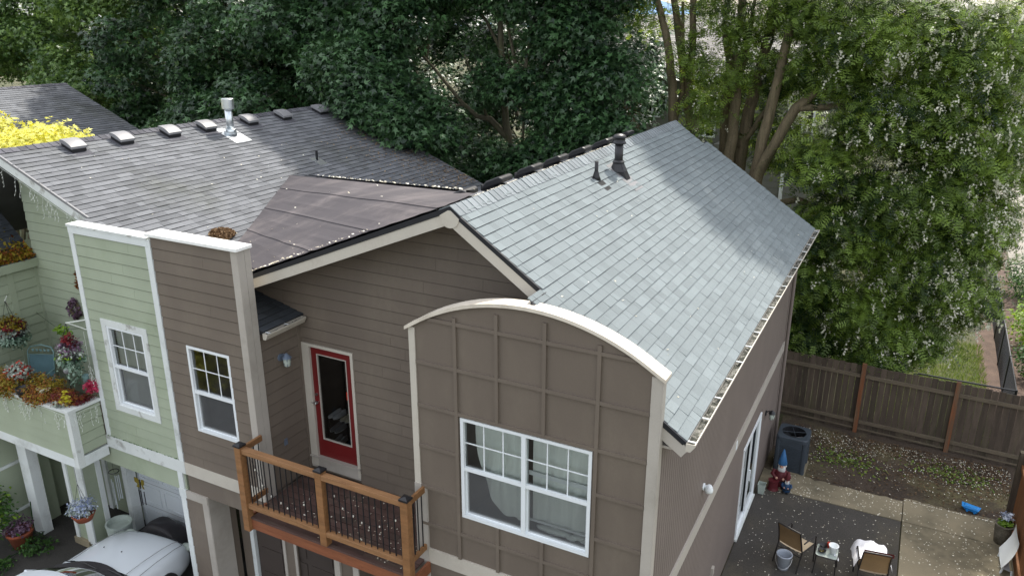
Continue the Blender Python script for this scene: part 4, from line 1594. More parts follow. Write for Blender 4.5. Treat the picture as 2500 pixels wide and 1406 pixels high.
for x in (-8.05, -8.9):
    MB().box(x, x + .12, 1.05, 1.1, 0, 2.5).build('entry_trim', 'white_paint', G)
MB().box(-12.5, -9.9, -.58, 1.1, 0, 5.4).build('left_bay', 'green_paint', G)
MB().box(-12.5, -4.9, 9.9, 10.0, 0, 5.6).build('back_wall', 'green_paint', G)
for z in (.4, 1.45):
    MB().box(-9.89, -9.86, -.45, .1, z, z + .06).build('window_rail', 'white_paint', G)
litter('moss', 'bush_leaf', np.c_[NR.uniform(-6.8, -4.9, 260), NR.normal(-.02, .008, 260), 2.885 + NR.random(260) * .012], .02, 'moss', parent=G, flat=.8)
# dead leaves in the roof pocket
n = 900
a = NR.random(n) * 2 * PI
r = np.sqrt(NR.random(n))
lx, ly = -5.55 + .17 * r * np.cos(a), 2.05 + .26 * r * np.sin(a)
litter('leaf_pile', 'dry_litter', np.c_[lx, ly, [zg(x) + .05 for x in lx]] + np.c_[np.zeros(n), np.zeros(n), .04 * (1 - r ** 2) * NR.random(n)], .045, 'pile of dead leaves caught on the grey roof behind the white parapet cap', 'leaf pile', flat=.9)

# ---------------------------------------------------------------- flowers and things on the green balcony


def clump(parent, name, mat, c, r, n, size, per=6, tmpl=T_LEAF, **k):
    o = foliage(name, mat, parent, [(c[0], c[1], c[2], r[0], r[1], r[2], n)], per, min(r) * .25, size, tmpl, shell=.2, **k)
    o['kind'] = 'stuff'
    return o


def plant(name, label, c, r, n, size, mats, group=None, cat='plant', **k):
    t = thing(name, label, cat, (c[0], c[1], c[2] - r[2]), group)
    for q, m in enumerate(mats):
        clump(t, 'foliage' if q == 0 else 'blooms', m, (c[0], c[1], c[2] + (.02 if q else 0)), r, n if q == 0 else int(n * .35), size, **k)
    return t


plant('trailing_sedum', 'olive yellow sedum spilling over the left end of the balcony cap', (-8.75, -.60, 3.74), (.60, .22, .26), 420, .045, ('sedum_olive', 'sedum_rust'))
plant('trailing_sedum', 'olive sedum bush behind the chair at the left frame edge', (-9.45, -.45, 3.72), (.34, .24, .24), 200, .045, ('sedum_olive',))
plant('trailing_sedum', 'olive brown sedum clump in front of the teal chair', (-8.0, -.28, 3.72), (.62, .24, .18), 420, .04, ('sedum_olive', 'sedum_rust'))
plant('trailing_sedum', 'rusty sedum clump at the middle of the balcony cap', (-7.75, -.55, 3.70), (.42, .20, .17), 300, .04, ('sedum_rust', 'sedum_olive'))
plant('trailing_sedum', 'rusty red sedum near the balcony corner', (-7.22, -.40, 3.70), (.32, .22, .14), 220, .038, ('sedum_rust', 'maroon_leaf'))
plant('trailing_sedum', 'maroon sedum low along the right side cap', (-6.92, -.25, 3.68), (.10, .22, .09), 90, .036, ('maroon_leaf', 'sedum_rust'))
plant('coleus', 'red and grey coleus rising above the sedum', (-8.45, -.42, 3.95), (.20, .16, .17), 90, .075, ('silver_leaf', 'red_leaf'))
plant('pink_flowers', 'bright pink flower cluster against the white corner board', (-6.90, -.06, 3.86), (.11, .10, .14), 70, .055, ('pink_flower',))
plant('yellow_flowers', 'yellow green flower spike over the balcony side cap', (-7.04, -.50, 3.76), (.07, .07, .15), 32, .06, ('flower_yellow',))
plant('alyssum', 'white alyssum mat at the balcony corner', (-7.14, -.56, 3.67), (.16, .10, .06), 70, .03, ('silver_leaf', 'flower_white'))
plant('small_white_flowers', 'small white blooms among the rusty sedum', (-7.62, -.50, 3.80), (.16, .10, .08), 16, .035, ('flower_white',))
plant('white_blooms', 'white blooms hanging at the far left of the balcony cap', (-8.85, -.68, 3.66), (.16, .06, .07), 14, .05, ('flower_white',))
pot = MB().lathe([(.08, 0), (.11, .10), (.125, .17), (.12, .18), (.10, .17), (.09, .12), (.0, .11)], (-8.05, -.62, 3.63), 16).build('black_pot', 'black_plastic', smooth=True)
tag(pot, 'small black pot lying among the sedum on the balcony cap', 'pot')
ball = MB().ball((-7.62, -.02, 3.98), .07, 14, 8)
ball = ball.build('ornament_ball', 'vent_grey', smooth=True)
st = MB().tube([(-7.62, -.02, 2.68), (-7.62, -.02, 3.92)], .008, 6).build('stake', 'black_metal', ball)
tag(ball, 'grey ornament ball on a stake beside the teal chair', 'ornament')

# teal mesh chair on the balcony
ch = thing('balcony_chair', 'teal metal chair with mesh back on the green balcony', 'chair', (-8.2, .35, 2.68))
cx, cy, ang = -9.25, .42, 0.40
mb = MB()
prof = [(-.26, 0, 3.24), (-.27, .10, 3.82), (-.22, .13, 3.90), (0, .15, 3.94), (.22, .13, 3.90), (.27, .10, 3.82), (.26, 0, 3.24)]
mb.tube([(cx + a, cy + b, z) for a, b, z in prof], .014, 6)
mb.tube([(cx - .26, cy + .085, 3.76), (cx + .26, cy + .085, 3.76)], .008, 5)
for s in (-1, 1):
    mb.tube([(cx + s * .26, cy + .03, 3.46), (cx + s * .30, cy - .1, 3.50), (cx + s * .32, cy - .32, 3.48), (cx + s * .33, cy - .42, 3.42), (cx + s * .32, cy - .43, 2.68)], .013, 6)
    mb.tube([(cx + s * .26, cy, 3.24), (cx + s * .27, cy + .05, 2.68)], .013, 6)
mb.rot(ang, (cx, cy)).build('frame', 'patio_teal', ch)
mb = MB().grid([[(cx + u, cy + .0 + .085 * (z - 3.24) / .5 + .02 * math.cos(u * 4), z) for u in np.linspace(-.25, .25, 7)] for z in np.linspace(3.24, 3.76, 6)])
mb.rot(ang, (cx, cy)).build('back_mesh', 'sling_teal', ch)
mb = MB().grid([[(cx + u, cy - v, 3.24 + .02 * math.cos(v * 6)) for u in np.linspace(-.25, .25, 5)] for v in np.linspace(0, .44, 5)])
mb.rot(ang, (cx, cy)).build('seat_mesh', 'sling_teal', ch)
mb = MB()
for k in range(5):
    mb.ball((cx - .16 + k * .08, cy + .11, 3.84), (.03, .008, .03), 6, 4)
mb.rot(ang, (cx, cy)).build('back_ornament', 'patio_teal', ch)
for s in (-1, 1):
    mb = MB()
    for k in range(5):
        mb.ball((cx + s * (.29 + .01 * k), cy - .06 - k * .06, 3.335), (.03, .025, .008), 6, 4)
    mb.rot(ang, (cx, cy)).build('arm_ornament', 'patio_teal', ch)


def bracket(name, label, p, d, ln, drop):
    t = thing(name, label, 'bracket', p)
    p, d = Vector(p), Vector(d)
    MB().tube([p, p + d * ln], .012, 6).build('arm', 'wire_white', t)
    MB().tube([p - Vector((0, 0, drop)), p + d * ln * .92], .010, 6).build('brace', 'wire_white', t)
    return p + d * ln


def basket(name, label, c, r, hook, mats, size=.055, n=130, potmat='black_plastic', cat='hanging basket'):
    t = thing(name, label, cat, c)
    MB().lathe([(.02, -r * .75), (r * .6, -r * .6), (r * .85, -.02), (r * .88, .0), (r * .78, .0), (r * .5, -r * .3), (0, -r * .35)], c, 14).build('bowl', potmat, t, smooth=True)
    mb = MB()
    for k in range(3):
        a = k * 2 * PI / 3 + .4
        mb.tube([(c[0] + r * .8 * math.cos(a), c[1] + r * .8 * math.sin(a), c[2]), hook], .004, 4)
    mb.build('hanger_wire', 'black_metal', t)
    for q, (m, dz, rr_, k) in enumerate(mats):
        clump(t, 'foliage' if q == 0 else 'blooms', m, (c[0], c[1], c[2] + dz), (r * rr_, r * rr_, r * .65), int(n * k), size)
    return t


hk = bracket('white_bracket', 'white triangular bracket on the white corner board over the balcony', (-6.80, -.03, 5.12), (-.55, -.83, 0), .30, .18)
basket('hanging_basket', 'hanging basket of mixed foliage and ivy beside the white corner board', (-6.97, -.28, 4.55), .22, (hk.x, hk.y, hk.z),
       [('variegated', -.12, 1.0, 1.2), ('purple_leaf', .12, .9, .8), ('maroon_leaf', .22, .5, .5), ('silver_leaf', .06, 1.05, .7), ('lime_leaf', -.02, .9, .4)])
iv = thing('ivy_trail', 'variegated ivy trailing below the hanging basket by the corner board', 'ivy', (-7.10, -.26, 4.1))
clump(iv, 'foliage', 'variegated', (-6.96, -.28, 4.20), (.14, .12, .26), 40, .07, per=3)
hk2 = bracket('white_bracket', 'white bracket at the left frame edge holding the flower basket', (-9.60, .28, 5.0), (.8, -.6, 0), .30, .2)
basket('hanging_basket', 'hanging basket of red and cream flowers at the left frame edge', (-9.55, .22, 4.26), .27, (hk2.x, hk2.y, hk2.z),
       [('variegated', -.10, 1.1, 1.4), ('silver_leaf', .08, 1.0, 1.0), ('maroon_leaf', .14, .9, .9), ('sedum_olive', .20, .9, .7)], .06, 150)
wr = thing('wreath', 'dark twig wreath hung on the green wall above the bracket', 'wreath', (-8.8, 1.08, 4.6))
a = NR.random(160) * 2 * PI
pos = np.c_[-8.82 + .13 * np.cos(a), np.full(160, 1.05), 4.61 + .17 * np.sin(a)] + NR.normal(size=(160, 3)) * .03
v, t_, tt = leaves(pos, NR.normal(size=(160, 3)), NR.normal(size=(160, 3)), .09, T_LEAF, NR.random(160))
np_mesh('twigs', v, t_, 'purple_leaf', wr, tt)
MB().tube([(-8.82 + .12 * math.cos(q), 1.07, 4.61 + .16 * math.sin(q)) for q in np.linspace(0, 2 * PI, 20)], .035, 6).build('ring', 'bark', wr)
gl = thing('leaf_garland', 'orange autumn leaf sprig on the green wall beside the white corner board', 'garland', (-8.4, 1.06, 5.3))
clump(gl, 'foliage', 'sedum_rust', (-8.42, 1.02, 5.28), (.11, .05, .25), 50, .08, per=3)
vn = thing('vine_string', 'green vine strung across the recessed balcony wall', 'vine', (-8, .9, 4.7))
MB().tube([(-9.88, .92, 4.40), (-9.3, .75, 4.40), (-8.6, .5, 4.47), (-7.8, .25, 4.66), (-6.84, .02, 4.95)], .004, 5).build('string', 'bush_leaf', vn)
clump(vn, 'foliage', 'lime_leaf', (-8.1, .35, 4.56), (.3, .12, .10), 30, .09, per=3)
cup = MB().lathe([(.05, 0), (.065, .13), (.06, .14), (.05, .13), (0, .12)], (-6.98, -.10, 3.93), 12).build('teal_pot', 'patio_teal', smooth=True)
tag(cup, 'teal flower pot hanging at the white corner board above the pink flowers', 'pot')


def icicles(name, label, path, drops, seed):
    rr = random.Random(seed)
    t = thing(name, label, 'string lights', path[len(path) // 2])
    mb = MB()
    mb.tube(path, .003, 4)
    bulbs = MB()
    seglen = len(path) - 1
    for k in range(drops):
        f = rr.random() * seglen
        i = min(int(f), seglen - 1)
        p = Vector(path[i]).lerp(Vector(path[i + 1]), f - i)
        q = p.copy()
        pts = [p]
        for s in range(rr.choice((2, 3, 4, 5))):
            q = q + Vector((rr.uniform(-.05, .05), rr.uniform(-.02, .02), -rr.uniform(.04, .08)))
            pts.append(q.copy())
            bulbs.tube([q, q + Vector((rr.uniform(-.03, .03), rr.uniform(-.02, .0), -.03))], [.003, .0055], 4)
        mb.tube(pts, .002, 4)
    mb.build('wire', 'wire_white', t)
    o = bulbs.build('bulbs', 'wire_white', t)
    o['kind'] = 'stuff'


icicles('icicle_lights', 'white icicle lights along the green balcony front', [(-9.5 + k * .265, -.65, 3.53 + .02 * math.sin(k)) for k in range(11)], 26, 3)
icicles('icicle_lights', 'white icicle lights on the right side of the green balcony', [(-6.79, -.58 + k * .11, 3.53 + .015 * math.sin(k)) for k in range(6)], 11, 4)
icicles('icicle_lights', 'white icicle lights under the white roof rake', [(-9.6 + k * .3, .40, zg(-9.6 + k * .3) - .20) for k in range(10)], 22, 5)
icicles('icicle_lights', 'white light string hanging down the white corner board beside the basket', [(-6.86, -.06, 4.9 - k * .13) for k in range(8)], 9, 6)

# ---------------------------------------------------------------- under the green balcony
bk2 = basket('hanging_basket', 'hanging terracotta basket of pale blue flowers above the white car', (-7.35, -.42, 1.28), .24, (-7.35, -.42, 1.9),
             [('silver_leaf', .10, .95, 1.), ('flower_blue', .14, .95, 1.)], .05, 130, 'terracotta')
MB().tube([(-7.35, -.42, 1.9), (-7.35, -.42, 2.48)], .004, 4).build('hanger_chain', 'black_metal', bk2)
tub = MB().lathe([(.20, 0), (.24, .55), (.25, .56), (.25, .60), (.22, .60), (.2, .5), (0, .5)], (-7.45, .28, .0), 18).build('bin', 'bin_clear', smooth=False)
tag(tub, 'pale grey green bin behind the hanging terracotta basket', 'bin')
tarp = MB()
Pq = []
for r in range(13):
    row = []
    for c in range(13):
        u, v = -1 + c / 6, -1 + r / 6
        h = .82 * (1 - .35 * u * u) * (1 - max(abs(u), abs(v)) ** 6) + .03 * math.sin(u * 7) * math.cos(v * 5)
        row.append((-6.5 + u * .68, .60 + v * .28, max(.0, h * .86)))
    Pq.append(row)
tarp.grid(Pq)
tarp = tarp.build('covered_grill', 'car_black', smooth=True)
tag(tarp, 'black covered grill between the white car and garage door', 'grill')
wc = thing('wind_chime', 'round metal wind chime hanging left of the garage door', 'wind chime', (-6.9, .1, 2.0))
MB().tube([(-6.95 + .09 * math.cos(q), .06 + .09 * math.sin(q), 2.02) for q in np.linspace(0, 2 * PI, 14)], .008, 5).build('ring', 'black_metal', wc)
MB().tube([(-6.95, .06, 2.02), (-6.95, .06, 2.28)], .003, 4).build('cord', 'black_metal', wc)
for k in range(5):
    a = k * 2 * PI / 5
    x, yq = -6.95 + .07 * math.cos(a), .06 + .07 * math.sin(a)
    MB().tube([(x, yq, 1.95 - .03 * k), (x, yq, 1.45 - .05 * k)], .009, 6).build('chime_tube', 'galv', wc)
bc = thing('butterfly_chime', 'yellow butterfly wind chime hanging in front of the garage door', 'wind chime', (-6.2, .06, 2.0))
for s in (-1, 1):
    mb = MB().ext([(-6.22, .06, 1.98), (-6.22 + s * .05, .05, 2.08), (-6.22 + s * .13, .04, 2.09), (-6.22 + s * .13, .04, 1.99), (-6.22 + s * .07, .05, 1.96)], (0, .006, 0))
    mb.build('upper_wing', 'sedum_olive', bc)
    mb = MB().ext([(-6.22, .06, 1.97), (-6.22 + s * .07, .05, 1.955), (-6.22 + s * .11, .045, 1.89), (-6.22 + s * .05, .055, 1.88)], (0, .006, 0))
    mb.build('lower_wing', 'sedum_olive', bc)
MB().tube([(-6.22, .05, 2.06), (-6.22, .05, 1.88)], .014, 6).build('body', 'black_plastic', bc)
for k, x in enumerate((-6.30, -6.25, -6.16)):
    MB().tube([(x, .06, 1.82), (x, .06, 1.48 + .03 * k)], .010, 6).build('chime_tube', 'black_metal', bc)
dm = MB().ext([(-6.05, .985, 1.22), (-5.99, .985, 1.16), (-6.05, .985, 1.10), (-6.11, .985, 1.16)], (0, -.01, 0)).build('diamond_ornament', 'patio_teal')
tag(dm, 'small teal diamond ornament stuck on the garage door', 'ornament')
plant('shrub', 'dark green shrub at the left frame edge below the balcony', (-9.75, -.95, .85), (.5, .45, .55), 240, .09, ('bush_leaf', 'lime_leaf'), cat='shrub')
plant('shrub', 'low dark groundcover in front of the white porch post', (-9.0, -.55, .12), (.5, .35, .15), 110, .06, ('bush_leaf',), cat='shrub')
plant('shrub', 'small dark weeds near the bottom left frame corner', (-9.0, -1.25, .10), (.35, .3, .12), 60, .06, ('bush_leaf',), cat='shrub')
fp = thing('flower_pot', 'terracotta pot of dusky purple flowers beside the porch post', 'flower pot', (-9.35, -.85, 0))
MB().lathe([(.16, 0), (.23, .30), (.25, .31), (.25, .36), (.21, .36), (.2, .3), (0, .28)], (-9.3, -.62, 0), 16).build('pot', 'terracotta', fp, smooth=True)
clump(fp, 'blooms', 'purple_leaf', (-9.3, -.62, .45), (.28, .28, .16), 80, .06)
hose = MB().tube([(-9.2, -.35, .9), (-9.15, -.42, .4), (-9.05, -.7, .05), (-9.2, -1.2, .03), (-9.7, -1.5, .03)], .012, 6).build('garden_hose', 'bush_leaf')
tag(hose, 'green garden hose hanging from the porch post to the ground', 'hose')


# ---------------------------------------------------------------- white car
CAR = thing('white_car', 'white sedan parked nose in before the white garage door', 'car', (-6.0, -1.9, 0))
XC = -5.94


def sect(y, w, zs, zc, zb=.22):
    half = [(w * .90, zb), (w * .985, zb + .1), (w, (zb + zs) / 2), (w * .985, zs - .10), (w * .93, zs - .01), (w * .80, zs + (zc - zs) * .45), (w * .5, zs + (zc - zs) * .82), (w * .2, zc)]
    return [(XC - a, y, z) for a, z in half] + [(XC + a, y, z) for a, z in half[::-1]]


SE = [(.36, .50, .44, .50), (.33, .64, .55, .62), (.24, .75, .66, .76), (.08, .81, .74, .855), (-.25, .85, .82, .94), (-.65, .868, .87, .985), (-1.06, .875, .90, 1.01)]
mb = MB().grid([sect(*s) for s in SE])
mb.f.append(tuple(range(16))[::-1])
mb.build('front_body', 'car_white', CAR, smooth=True, subsurf=1)
SE2 = [(-1.06, .875, .90, .93), (-1.6, .88, .91, .92), (-2.4, .88, .92, .93), (-3.3, .875, .93, .94), (-3.55, .87, .93, 1.0), (-4.2, .82, .88, .99), (-4.42, .74, .74, .80), (-4.48, .6, .5, .55)]
mb = MB().grid([sect(*s) for s in SE2])
mb.f.append(tuple(range(16 * 7, 16 * 8)))
mb.build('rear_body', 'car_white', CAR, smooth=True)


def arcp(y0, bow, z, w, n=13, zdrop=.0):
    return [(XC + w * u, y0 - bow * u * u, z - zdrop * u * u) for u in np.linspace(-1, 1, n)]


cowl0 = arcp(-1.00, .24, 1.008, .80, zdrop=.07)
cowl1 = arcp(-1.16, .22, 1.02, .78, zdrop=.06)
MB().grid([cowl0, [(x, y - .02, z + .03) for x, y, z in cowl0], cowl1]).build('cowl', 'car_black', CAR)
ws0 = arcp(-1.15, .22, 1.015, .77, zdrop=.06)
ws1 = arcp(-1.80, .13, 1.43, .60, zdrop=.03)
rows = [[tuple(Vector(a).lerp(Vector(b), s) + Vector((0, 0, .05 * 4 * s * (1 - s) * .5))) for a, b in zip(ws0, ws1)] for s in np.linspace(0, 1, 7)]
MB().grid(rows).build('windshield', 'car_glass', CAR, smooth=True)
r0 = [(x, y, z + .004) for x, y, z in ws1]
r1 = arcp(-2.5, .0, 1.50, .62, zdrop=.045)
r2 = arcp(-3.1, -.06, 1.46, .59, zdrop=.045)
MB().grid([r0, arcp(-2.1, .06, 1.48, .615, zdrop=.04), r1, r2]).build('roof', 'car_white', CAR, smooth=True)
b0 = arcp(-3.75, -.12, 1.0, .70, zdrop=.04)
MB().grid([r2, b0]).build('rear_window', 'car_glass', CAR, smooth=True)
for s in (-1, 1):
    MB().tube([(XC + s * .775, -1.37, .95), (XC + s * .60, -1.93, 1.40)], .028, 6).build('pillar', 'car_white', CAR)
    MB().tube([(XC + s * .66, -2.6, 1.37), (XC + s * .85, -2.6, .92)], .03, 6).build('pillar', 'car_black', CAR)
    MB().tube([(XC + s * .59, -3.05, 1.35), (XC + s * .72, -3.75, .95)], .05, 6).build('pillar', 'car_white', CAR)
    q = [(XC + s * .79, -1.38, .93), (XC + s * .86, -3.6, .93), (XC + s * .60, -3.04, 1.41), (XC + s * .605, -1.95, 1.40)]
    MB().quad(*q).build('side_window', 'car_glass', CAR)
    MB().ball((XC + s * .66, .27, .60), (.14, .09, .07), 12, 8).build('headlight', 'bin_clear', CAR, smooth=True)
    m_ = MB().ball((XC + s * .95, -1.62, .96), (.08, .05, .055), 10, 6).build('mirror', 'car_white', CAR, smooth=True)
    for yy in (-.55, -3.35):
        wl_ = MB().tube([(XC + s * .70, yy, .31), (XC + s * .885, yy, .31)], .31, 20).build('wheel', 'rubber', CAR)
        MB().tube([(XC + s * .875, yy, .31), (XC + s * .892, yy, .31)], .20, 16).build('rim', 'steel', wl_)
    pts = [(XC + s * .60, y, z) for y, z in ((-1.12, 1.003), (-.7, .975), (-.3, .925), (.0, .865), (.14, .80))]
    MB().tube(pts, .006, 4).build('hood_seam', 'vent_grey', CAR)
mb = MB()
MB().tube([(XC + .78, -1.15, .94), (XC + .77, -.6, .915), (XC + .74, -.1, .84), (XC + .68, .14, .74), (XC + .4, .28, .70), (XC, .31, .70)], .005, 4).build('hood_seam', 'black_plastic', CAR)
for dx in (-.35, .05):
    MB().ball((XC + dx, -.62, .995), (.012, .018, .008), 6, 4).build('washer_nozzle', 'black_plastic', CAR)
for dx in (-.30, .25):
    MB().tube([(XC + dx, -1.12, 1.045), (XC + dx + .36, -1.18, 1.05)], .008, 4).build('wiper', 'black_plastic', CAR)
MB().box(XC - .5, XC + .5, .34, .40, .30, .45).build('bumper_trim', 'car_black', CAR)
CAR.rotation_euler.z = .15


# ---------------------------------------------------------------- patio things
def patio_chair(label, cx, cy, ang):
    t = thing('patio_chair', label, 'chair', (cx, cy, .03), 'brown sling patio chairs')
    for s in (-1, 1):
        mb = MB().tube([(cx + s * .26, cy + .26, .03), (cx + s * .26, cy + .25, .60), (cx + s * .26, cy + .20, .645), (cx + s * .26, cy - .18, .63)], .014, 7)
        mb.rot(ang, (cx, cy)).build('arm', 'chair_metal', t)
        mb = MB().tube([(cx + s * .25, cy - .34, .03), (cx + s * .25, cy - .20, .42), (cx + s * .24, cy - .24, .62), (cx + s * .23, cy - .33, .92)], .014, 7)
        mb.rot(ang, (cx, cy)).build('back_leg', 'chair_metal', t)
        mb = MB().tube([(cx + s * .24, cy - .20, .415), (cx + s * .25, cy + .25, .43)], .013, 7)
        mb.rot(ang, (cx, cy)).build('seat_rail', 'chair_metal', t)
    MB().tube([(cx - .23, cy - .33, .92), (cx, cy - .35, .935), (cx + .23, cy - .33, .92)], .014, 7).rot(ang, (cx, cy)).build('top_rail', 'chair_metal', t)
    MB().tube([(cx - .25, cy - .19, .30), (cx + .25, cy - .19, .30)], .010, 6).rot(ang, (cx, cy)).build('stretcher', 'chair_metal', t)
    MB().grid([[(cx + u, cy - .215 - .125 * v * v - .015 * (1 - (u / .23) ** 2), .46 + .45 * v) for u in np.linspace(-.235, .235, 7)] for v in np.linspace(0, 1, 6)]).rot(ang, (cx, cy)).build('back_sling', 'sling', t, smooth=True)
    MB().grid([[(cx + u, cy + v, .425 - .02 * (1 - (u / .24) ** 2)) for u in np.linspace(-.24, .24, 7)] for v in np.linspace(-.2, .25, 6)]).rot(ang, (cx, cy)).build('seat_sling', 'sling_seat', t, smooth=True)
    return t


patio_chair('brown sling patio chair with bare beige seat beside the grey bucket', 4.57, 6.06, -.40)
patio_chair('brown sling patio chair with white cloth draped on its seat', 5.93, 6.02, .16)
cl = MB().grid([[(5.93 + u * .33, 6.20 + v * .34, .60 + .03 * math.sin(u * 3 + v * 2) + .025 * math.sin(u * 9 + 1) * math.cos(v * 7) - .25 * max(0, abs(u) - .82) * 4 - .10 * max(0, v - .7)) for u in np.linspace(-1, 1, 15)] for v in np.linspace(-1, 1, 13)])
cl = cl.rot(.16, (5.93, 6.02)).build('white_cloth', 'cloth_white', smooth=True)
tag(cl, 'crumpled white cloth lying on the right patio chair', 'cloth')
cl = MB().grid([[(5.95 + u * .25, 5.675 + .03 * math.sin(v * PI), .945 - .10 * abs(v - .5) * 1.2 + .012) for u in np.linspace(-1, 1, 9)] for v in np.linspace(0, 1, 7)])
cl = cl.rot(.16, (5.93, 6.02)).build('maroon_cloth', 'maroon', smooth=True)
tag(cl, 'maroon cloth folded over the back of the right patio chair', 'cloth')
tb = thing('side_table', 'small dark metal side table with glass top between the patio chairs', 'table', (5.14, 6.02, .03))
mb = MB()
rr_ = .05
pts = []
for (sx, sy, a0) in ((1, 1, 0), (-1, 1, PI / 2), (-1, -1, PI), (1, -1, 1.5 * PI)):
    for k in range(5):
        a = a0 + k * PI / 8
        pts.append((5.14 + sx * .14 + rr_ * math.cos(a), 6.02 + sy * .14 + rr_ * math.sin(a), .44))
MB().ext(pts, (0, 0, .014)).build('table_top', 'bin_clear', tb)
MB().tube(pts + [pts[0]], .012, 6).build('rim', 'chair_metal', tb)
for sx in (-1, 1):
    for sy in (-1, 1):
        MB().tube([(5.14 + sx * .17, 6.02 + sy * .17, .44), (5.14 + sx * .195, 6.02 + sy * .195, .03)], .012, 6).build('leg', 'chair_metal', tb)
for lab, c in (('black bowl at the back of the side table', (5.06, 6.13, .455)), ('black bowl of scraps at the front of the side table', (5.05, 5.96, .455))):
    o = thing('black_bowl', lab, 'bowl', c)
    MB().lathe([(.04, 0), (.075, .035), (.08, .05), (.072, .048), (.04, .012), (0, .01)], c, 16).build('bowl', 'black_plastic', o, smooth=True)
    if 'scraps' in lab:
        m_ = MB()
        for k in range(9):
            m_.ball((c[0] + RR.uniform(-.04, .04), c[1] + RR.uniform(-.04, .04), c[2] + .02), (.018, .012, .01), 6, 4)
        m_.build('scraps', 'sedum_olive', o)['kind'] = 'stuff'
o = MB().lathe([(.03, 0), (.035, .10), (.03, .11), (0, .112)], (5.145, 6.16, .455), 12).build('red_lighter_tin', 'plastic_red', smooth=True)
tag(o, 'small red canister on the side table behind the white pot', 'canister')
o = MB().lathe([(.055, 0), (.085, .15), (.092, .16), (.092, .175), (.08, .175), (.05, .06), (0, .05)], (5.24, 6.02, .455), 18).build('white_pot', 'white_vinyl', smooth=True)
tag(o, 'white flower pot on the right of the side table', 'pot')
o = MB().grid([[(5.27 + .09 * u, 5.93 + .08 * v, .458 - .09 * max(0, u - .5) * 2 + .01 * math.sin(u * 6 + v * 4)) for u in np.linspace(0, 1, 7)] for v in np.linspace(0, 1, 6)]).build('paper_towel', 'cloth_white', smooth=True)
tag(o, 'white paper towel hanging off the side table', 'paper towel')
bu = thing('grey_bucket', 'pale grey plastic bucket on the patio beside the brown chair', 'bucket', (4.42, 5.72, .03))
MB().lathe([(.10, 0), (.135, .30), (.15, .305), (.15, .325), (.135, .325), (.128, .28), (.095, .05), (0, .05)], (4.42, 5.72, .03), 22).build('pail', 'grey_plastic', bu, smooth=True)
MB().ball((4.42, 5.72, .11), (.10, .10, .02), 10, 5).build('contents', 'ac_dark', bu)
MB().tube([(4.42 + .15 * math.cos(a), 5.72 - .02 - .13 * math.sin(a), .30 - .20 * math.sin(a)) for a in np.linspace(0, PI, 12)], .004, 5).build('bail', 'steel', bu)

ac = thing('air_conditioner', 'dark grey square air conditioner unit beside the house corner', 'air conditioner', (3.95, 9.58, 0))


def rrect(x0, x1, y0, y1, r, z, n=5):
    p = []
    for (cx, cy, a0) in ((x1 - r, y1 - r, 0), (x0 + r, y1 - r, PI / 2), (x0 + r, y0 + r, PI), (x1 - r, y0 + r, 1.5 * PI)):
        for k in range(n):
            a = a0 + k * PI / 2 / (n - 1)
            p.append((cx + r * math.cos(a), cy + r * math.sin(a), z))
    return p


MB().box(3.58, 4.32, 9.2, 9.96, .0, .05).build('pad', 'concrete', ac)
MB().ext(rrect(3.64, 4.26, 9.27, 9.89, .08, .05), (0, 0, .62)).build('cabinet', 'ac_metal', ac)
for k in range(15):
    z = .10 + k * .041
    MB().ext(rrect(3.625, 4.275, 9.255, 9.905, .09, z), (0, 0, .022)).build('louver', 'ac_metal', ac)
for (x, y) in ((3.66, 9.29), (4.24, 9.29), (4.24, 9.87), (3.66, 9.87)):
    MB().ext(rrect(x - .055, x + .055, y - .055, y + .055, .045, .05), (0, 0, .80)).build('corner_post', 'ac_metal', ac)
band = rrect(3.63, 4.27, 9.26, 9.90, .09, 0)
MB().grid([[(x, y, z) for x, y, _ in band + band[:1]] for z in (.66, .84)]).build('cabinet_band', 'ac_metal', ac)
outer = rrect(3.60, 4.30, 9.23, 9.93, .10, .0)
n = len(outer)
inner = [(3.95 + .27 * math.cos(2 * PI * k / n + PI / 4 - 2 * PI / 4 * 0 - PI / 4 + PI / 4 * 0), 9.58 + .27 * math.sin(2 * PI * k / n), 0) for k in range(n)]
rings = [[(x, y, .83) for x, y, _ in outer], [(x, y, .91) for x, y, _ in outer], [(3.95 + (x - 3.95) * .95, 9.58 + (y - 9.58) * .95, .935) for x, y, _ in outer],
         [(x, y, .935) for x, y, _ in inner]]
mb = MB()
mb.grid([r + [r[0]] for r in rings])
mb.build('top_cover', 'ac_metal', ac)
MB().grid([[(x, y, z) for x, y, _ in inner + inner[:1]] for z in (.934, .70)]).build('fan_well', 'ac_dark', ac)  # near-black inner wall: shade inside the opening is put into its colour
MB().lathe([(.0, 0), (.27, 0)], (3.95, 9.58, .72), 20).build('well_floor', 'ac_dark', ac)
MB().tube([(3.95, 9.58, .73), (3.95, 9.58, .80)], .06, 12).build('motor', 'ac_dark', ac)
for k in range(3):
    a = k * 2 * PI / 3 + .6
    ca, sa = math.cos(a), math.sin(a)
    MB().quad((3.95 + .06 * ca - .03 * sa, 9.58 + .06 * sa + .03 * ca, .76), (3.95 + .06 * ca + .03 * sa, 9.58 + .06 * sa - .03 * ca, .79), (3.95 + .25 * ca + .09 * sa, 9.58 + .25 * sa - .09 * ca, .80), (3.95 + .25 * ca - .09 * sa, 9.58 + .25 * sa + .09 * ca, .75)).build('fan_blade', 'ac_dark' if k else 'vent_grey', ac)
for k in range(4):
    a = k * PI / 2 + .3
    MB().tube([(3.95, 9.58, .93), (3.95 + .28 * math.cos(a), 9.58 + .28 * math.sin(a), .938)], .006, 4).build('guard_bar', 'ac_metal', ac)


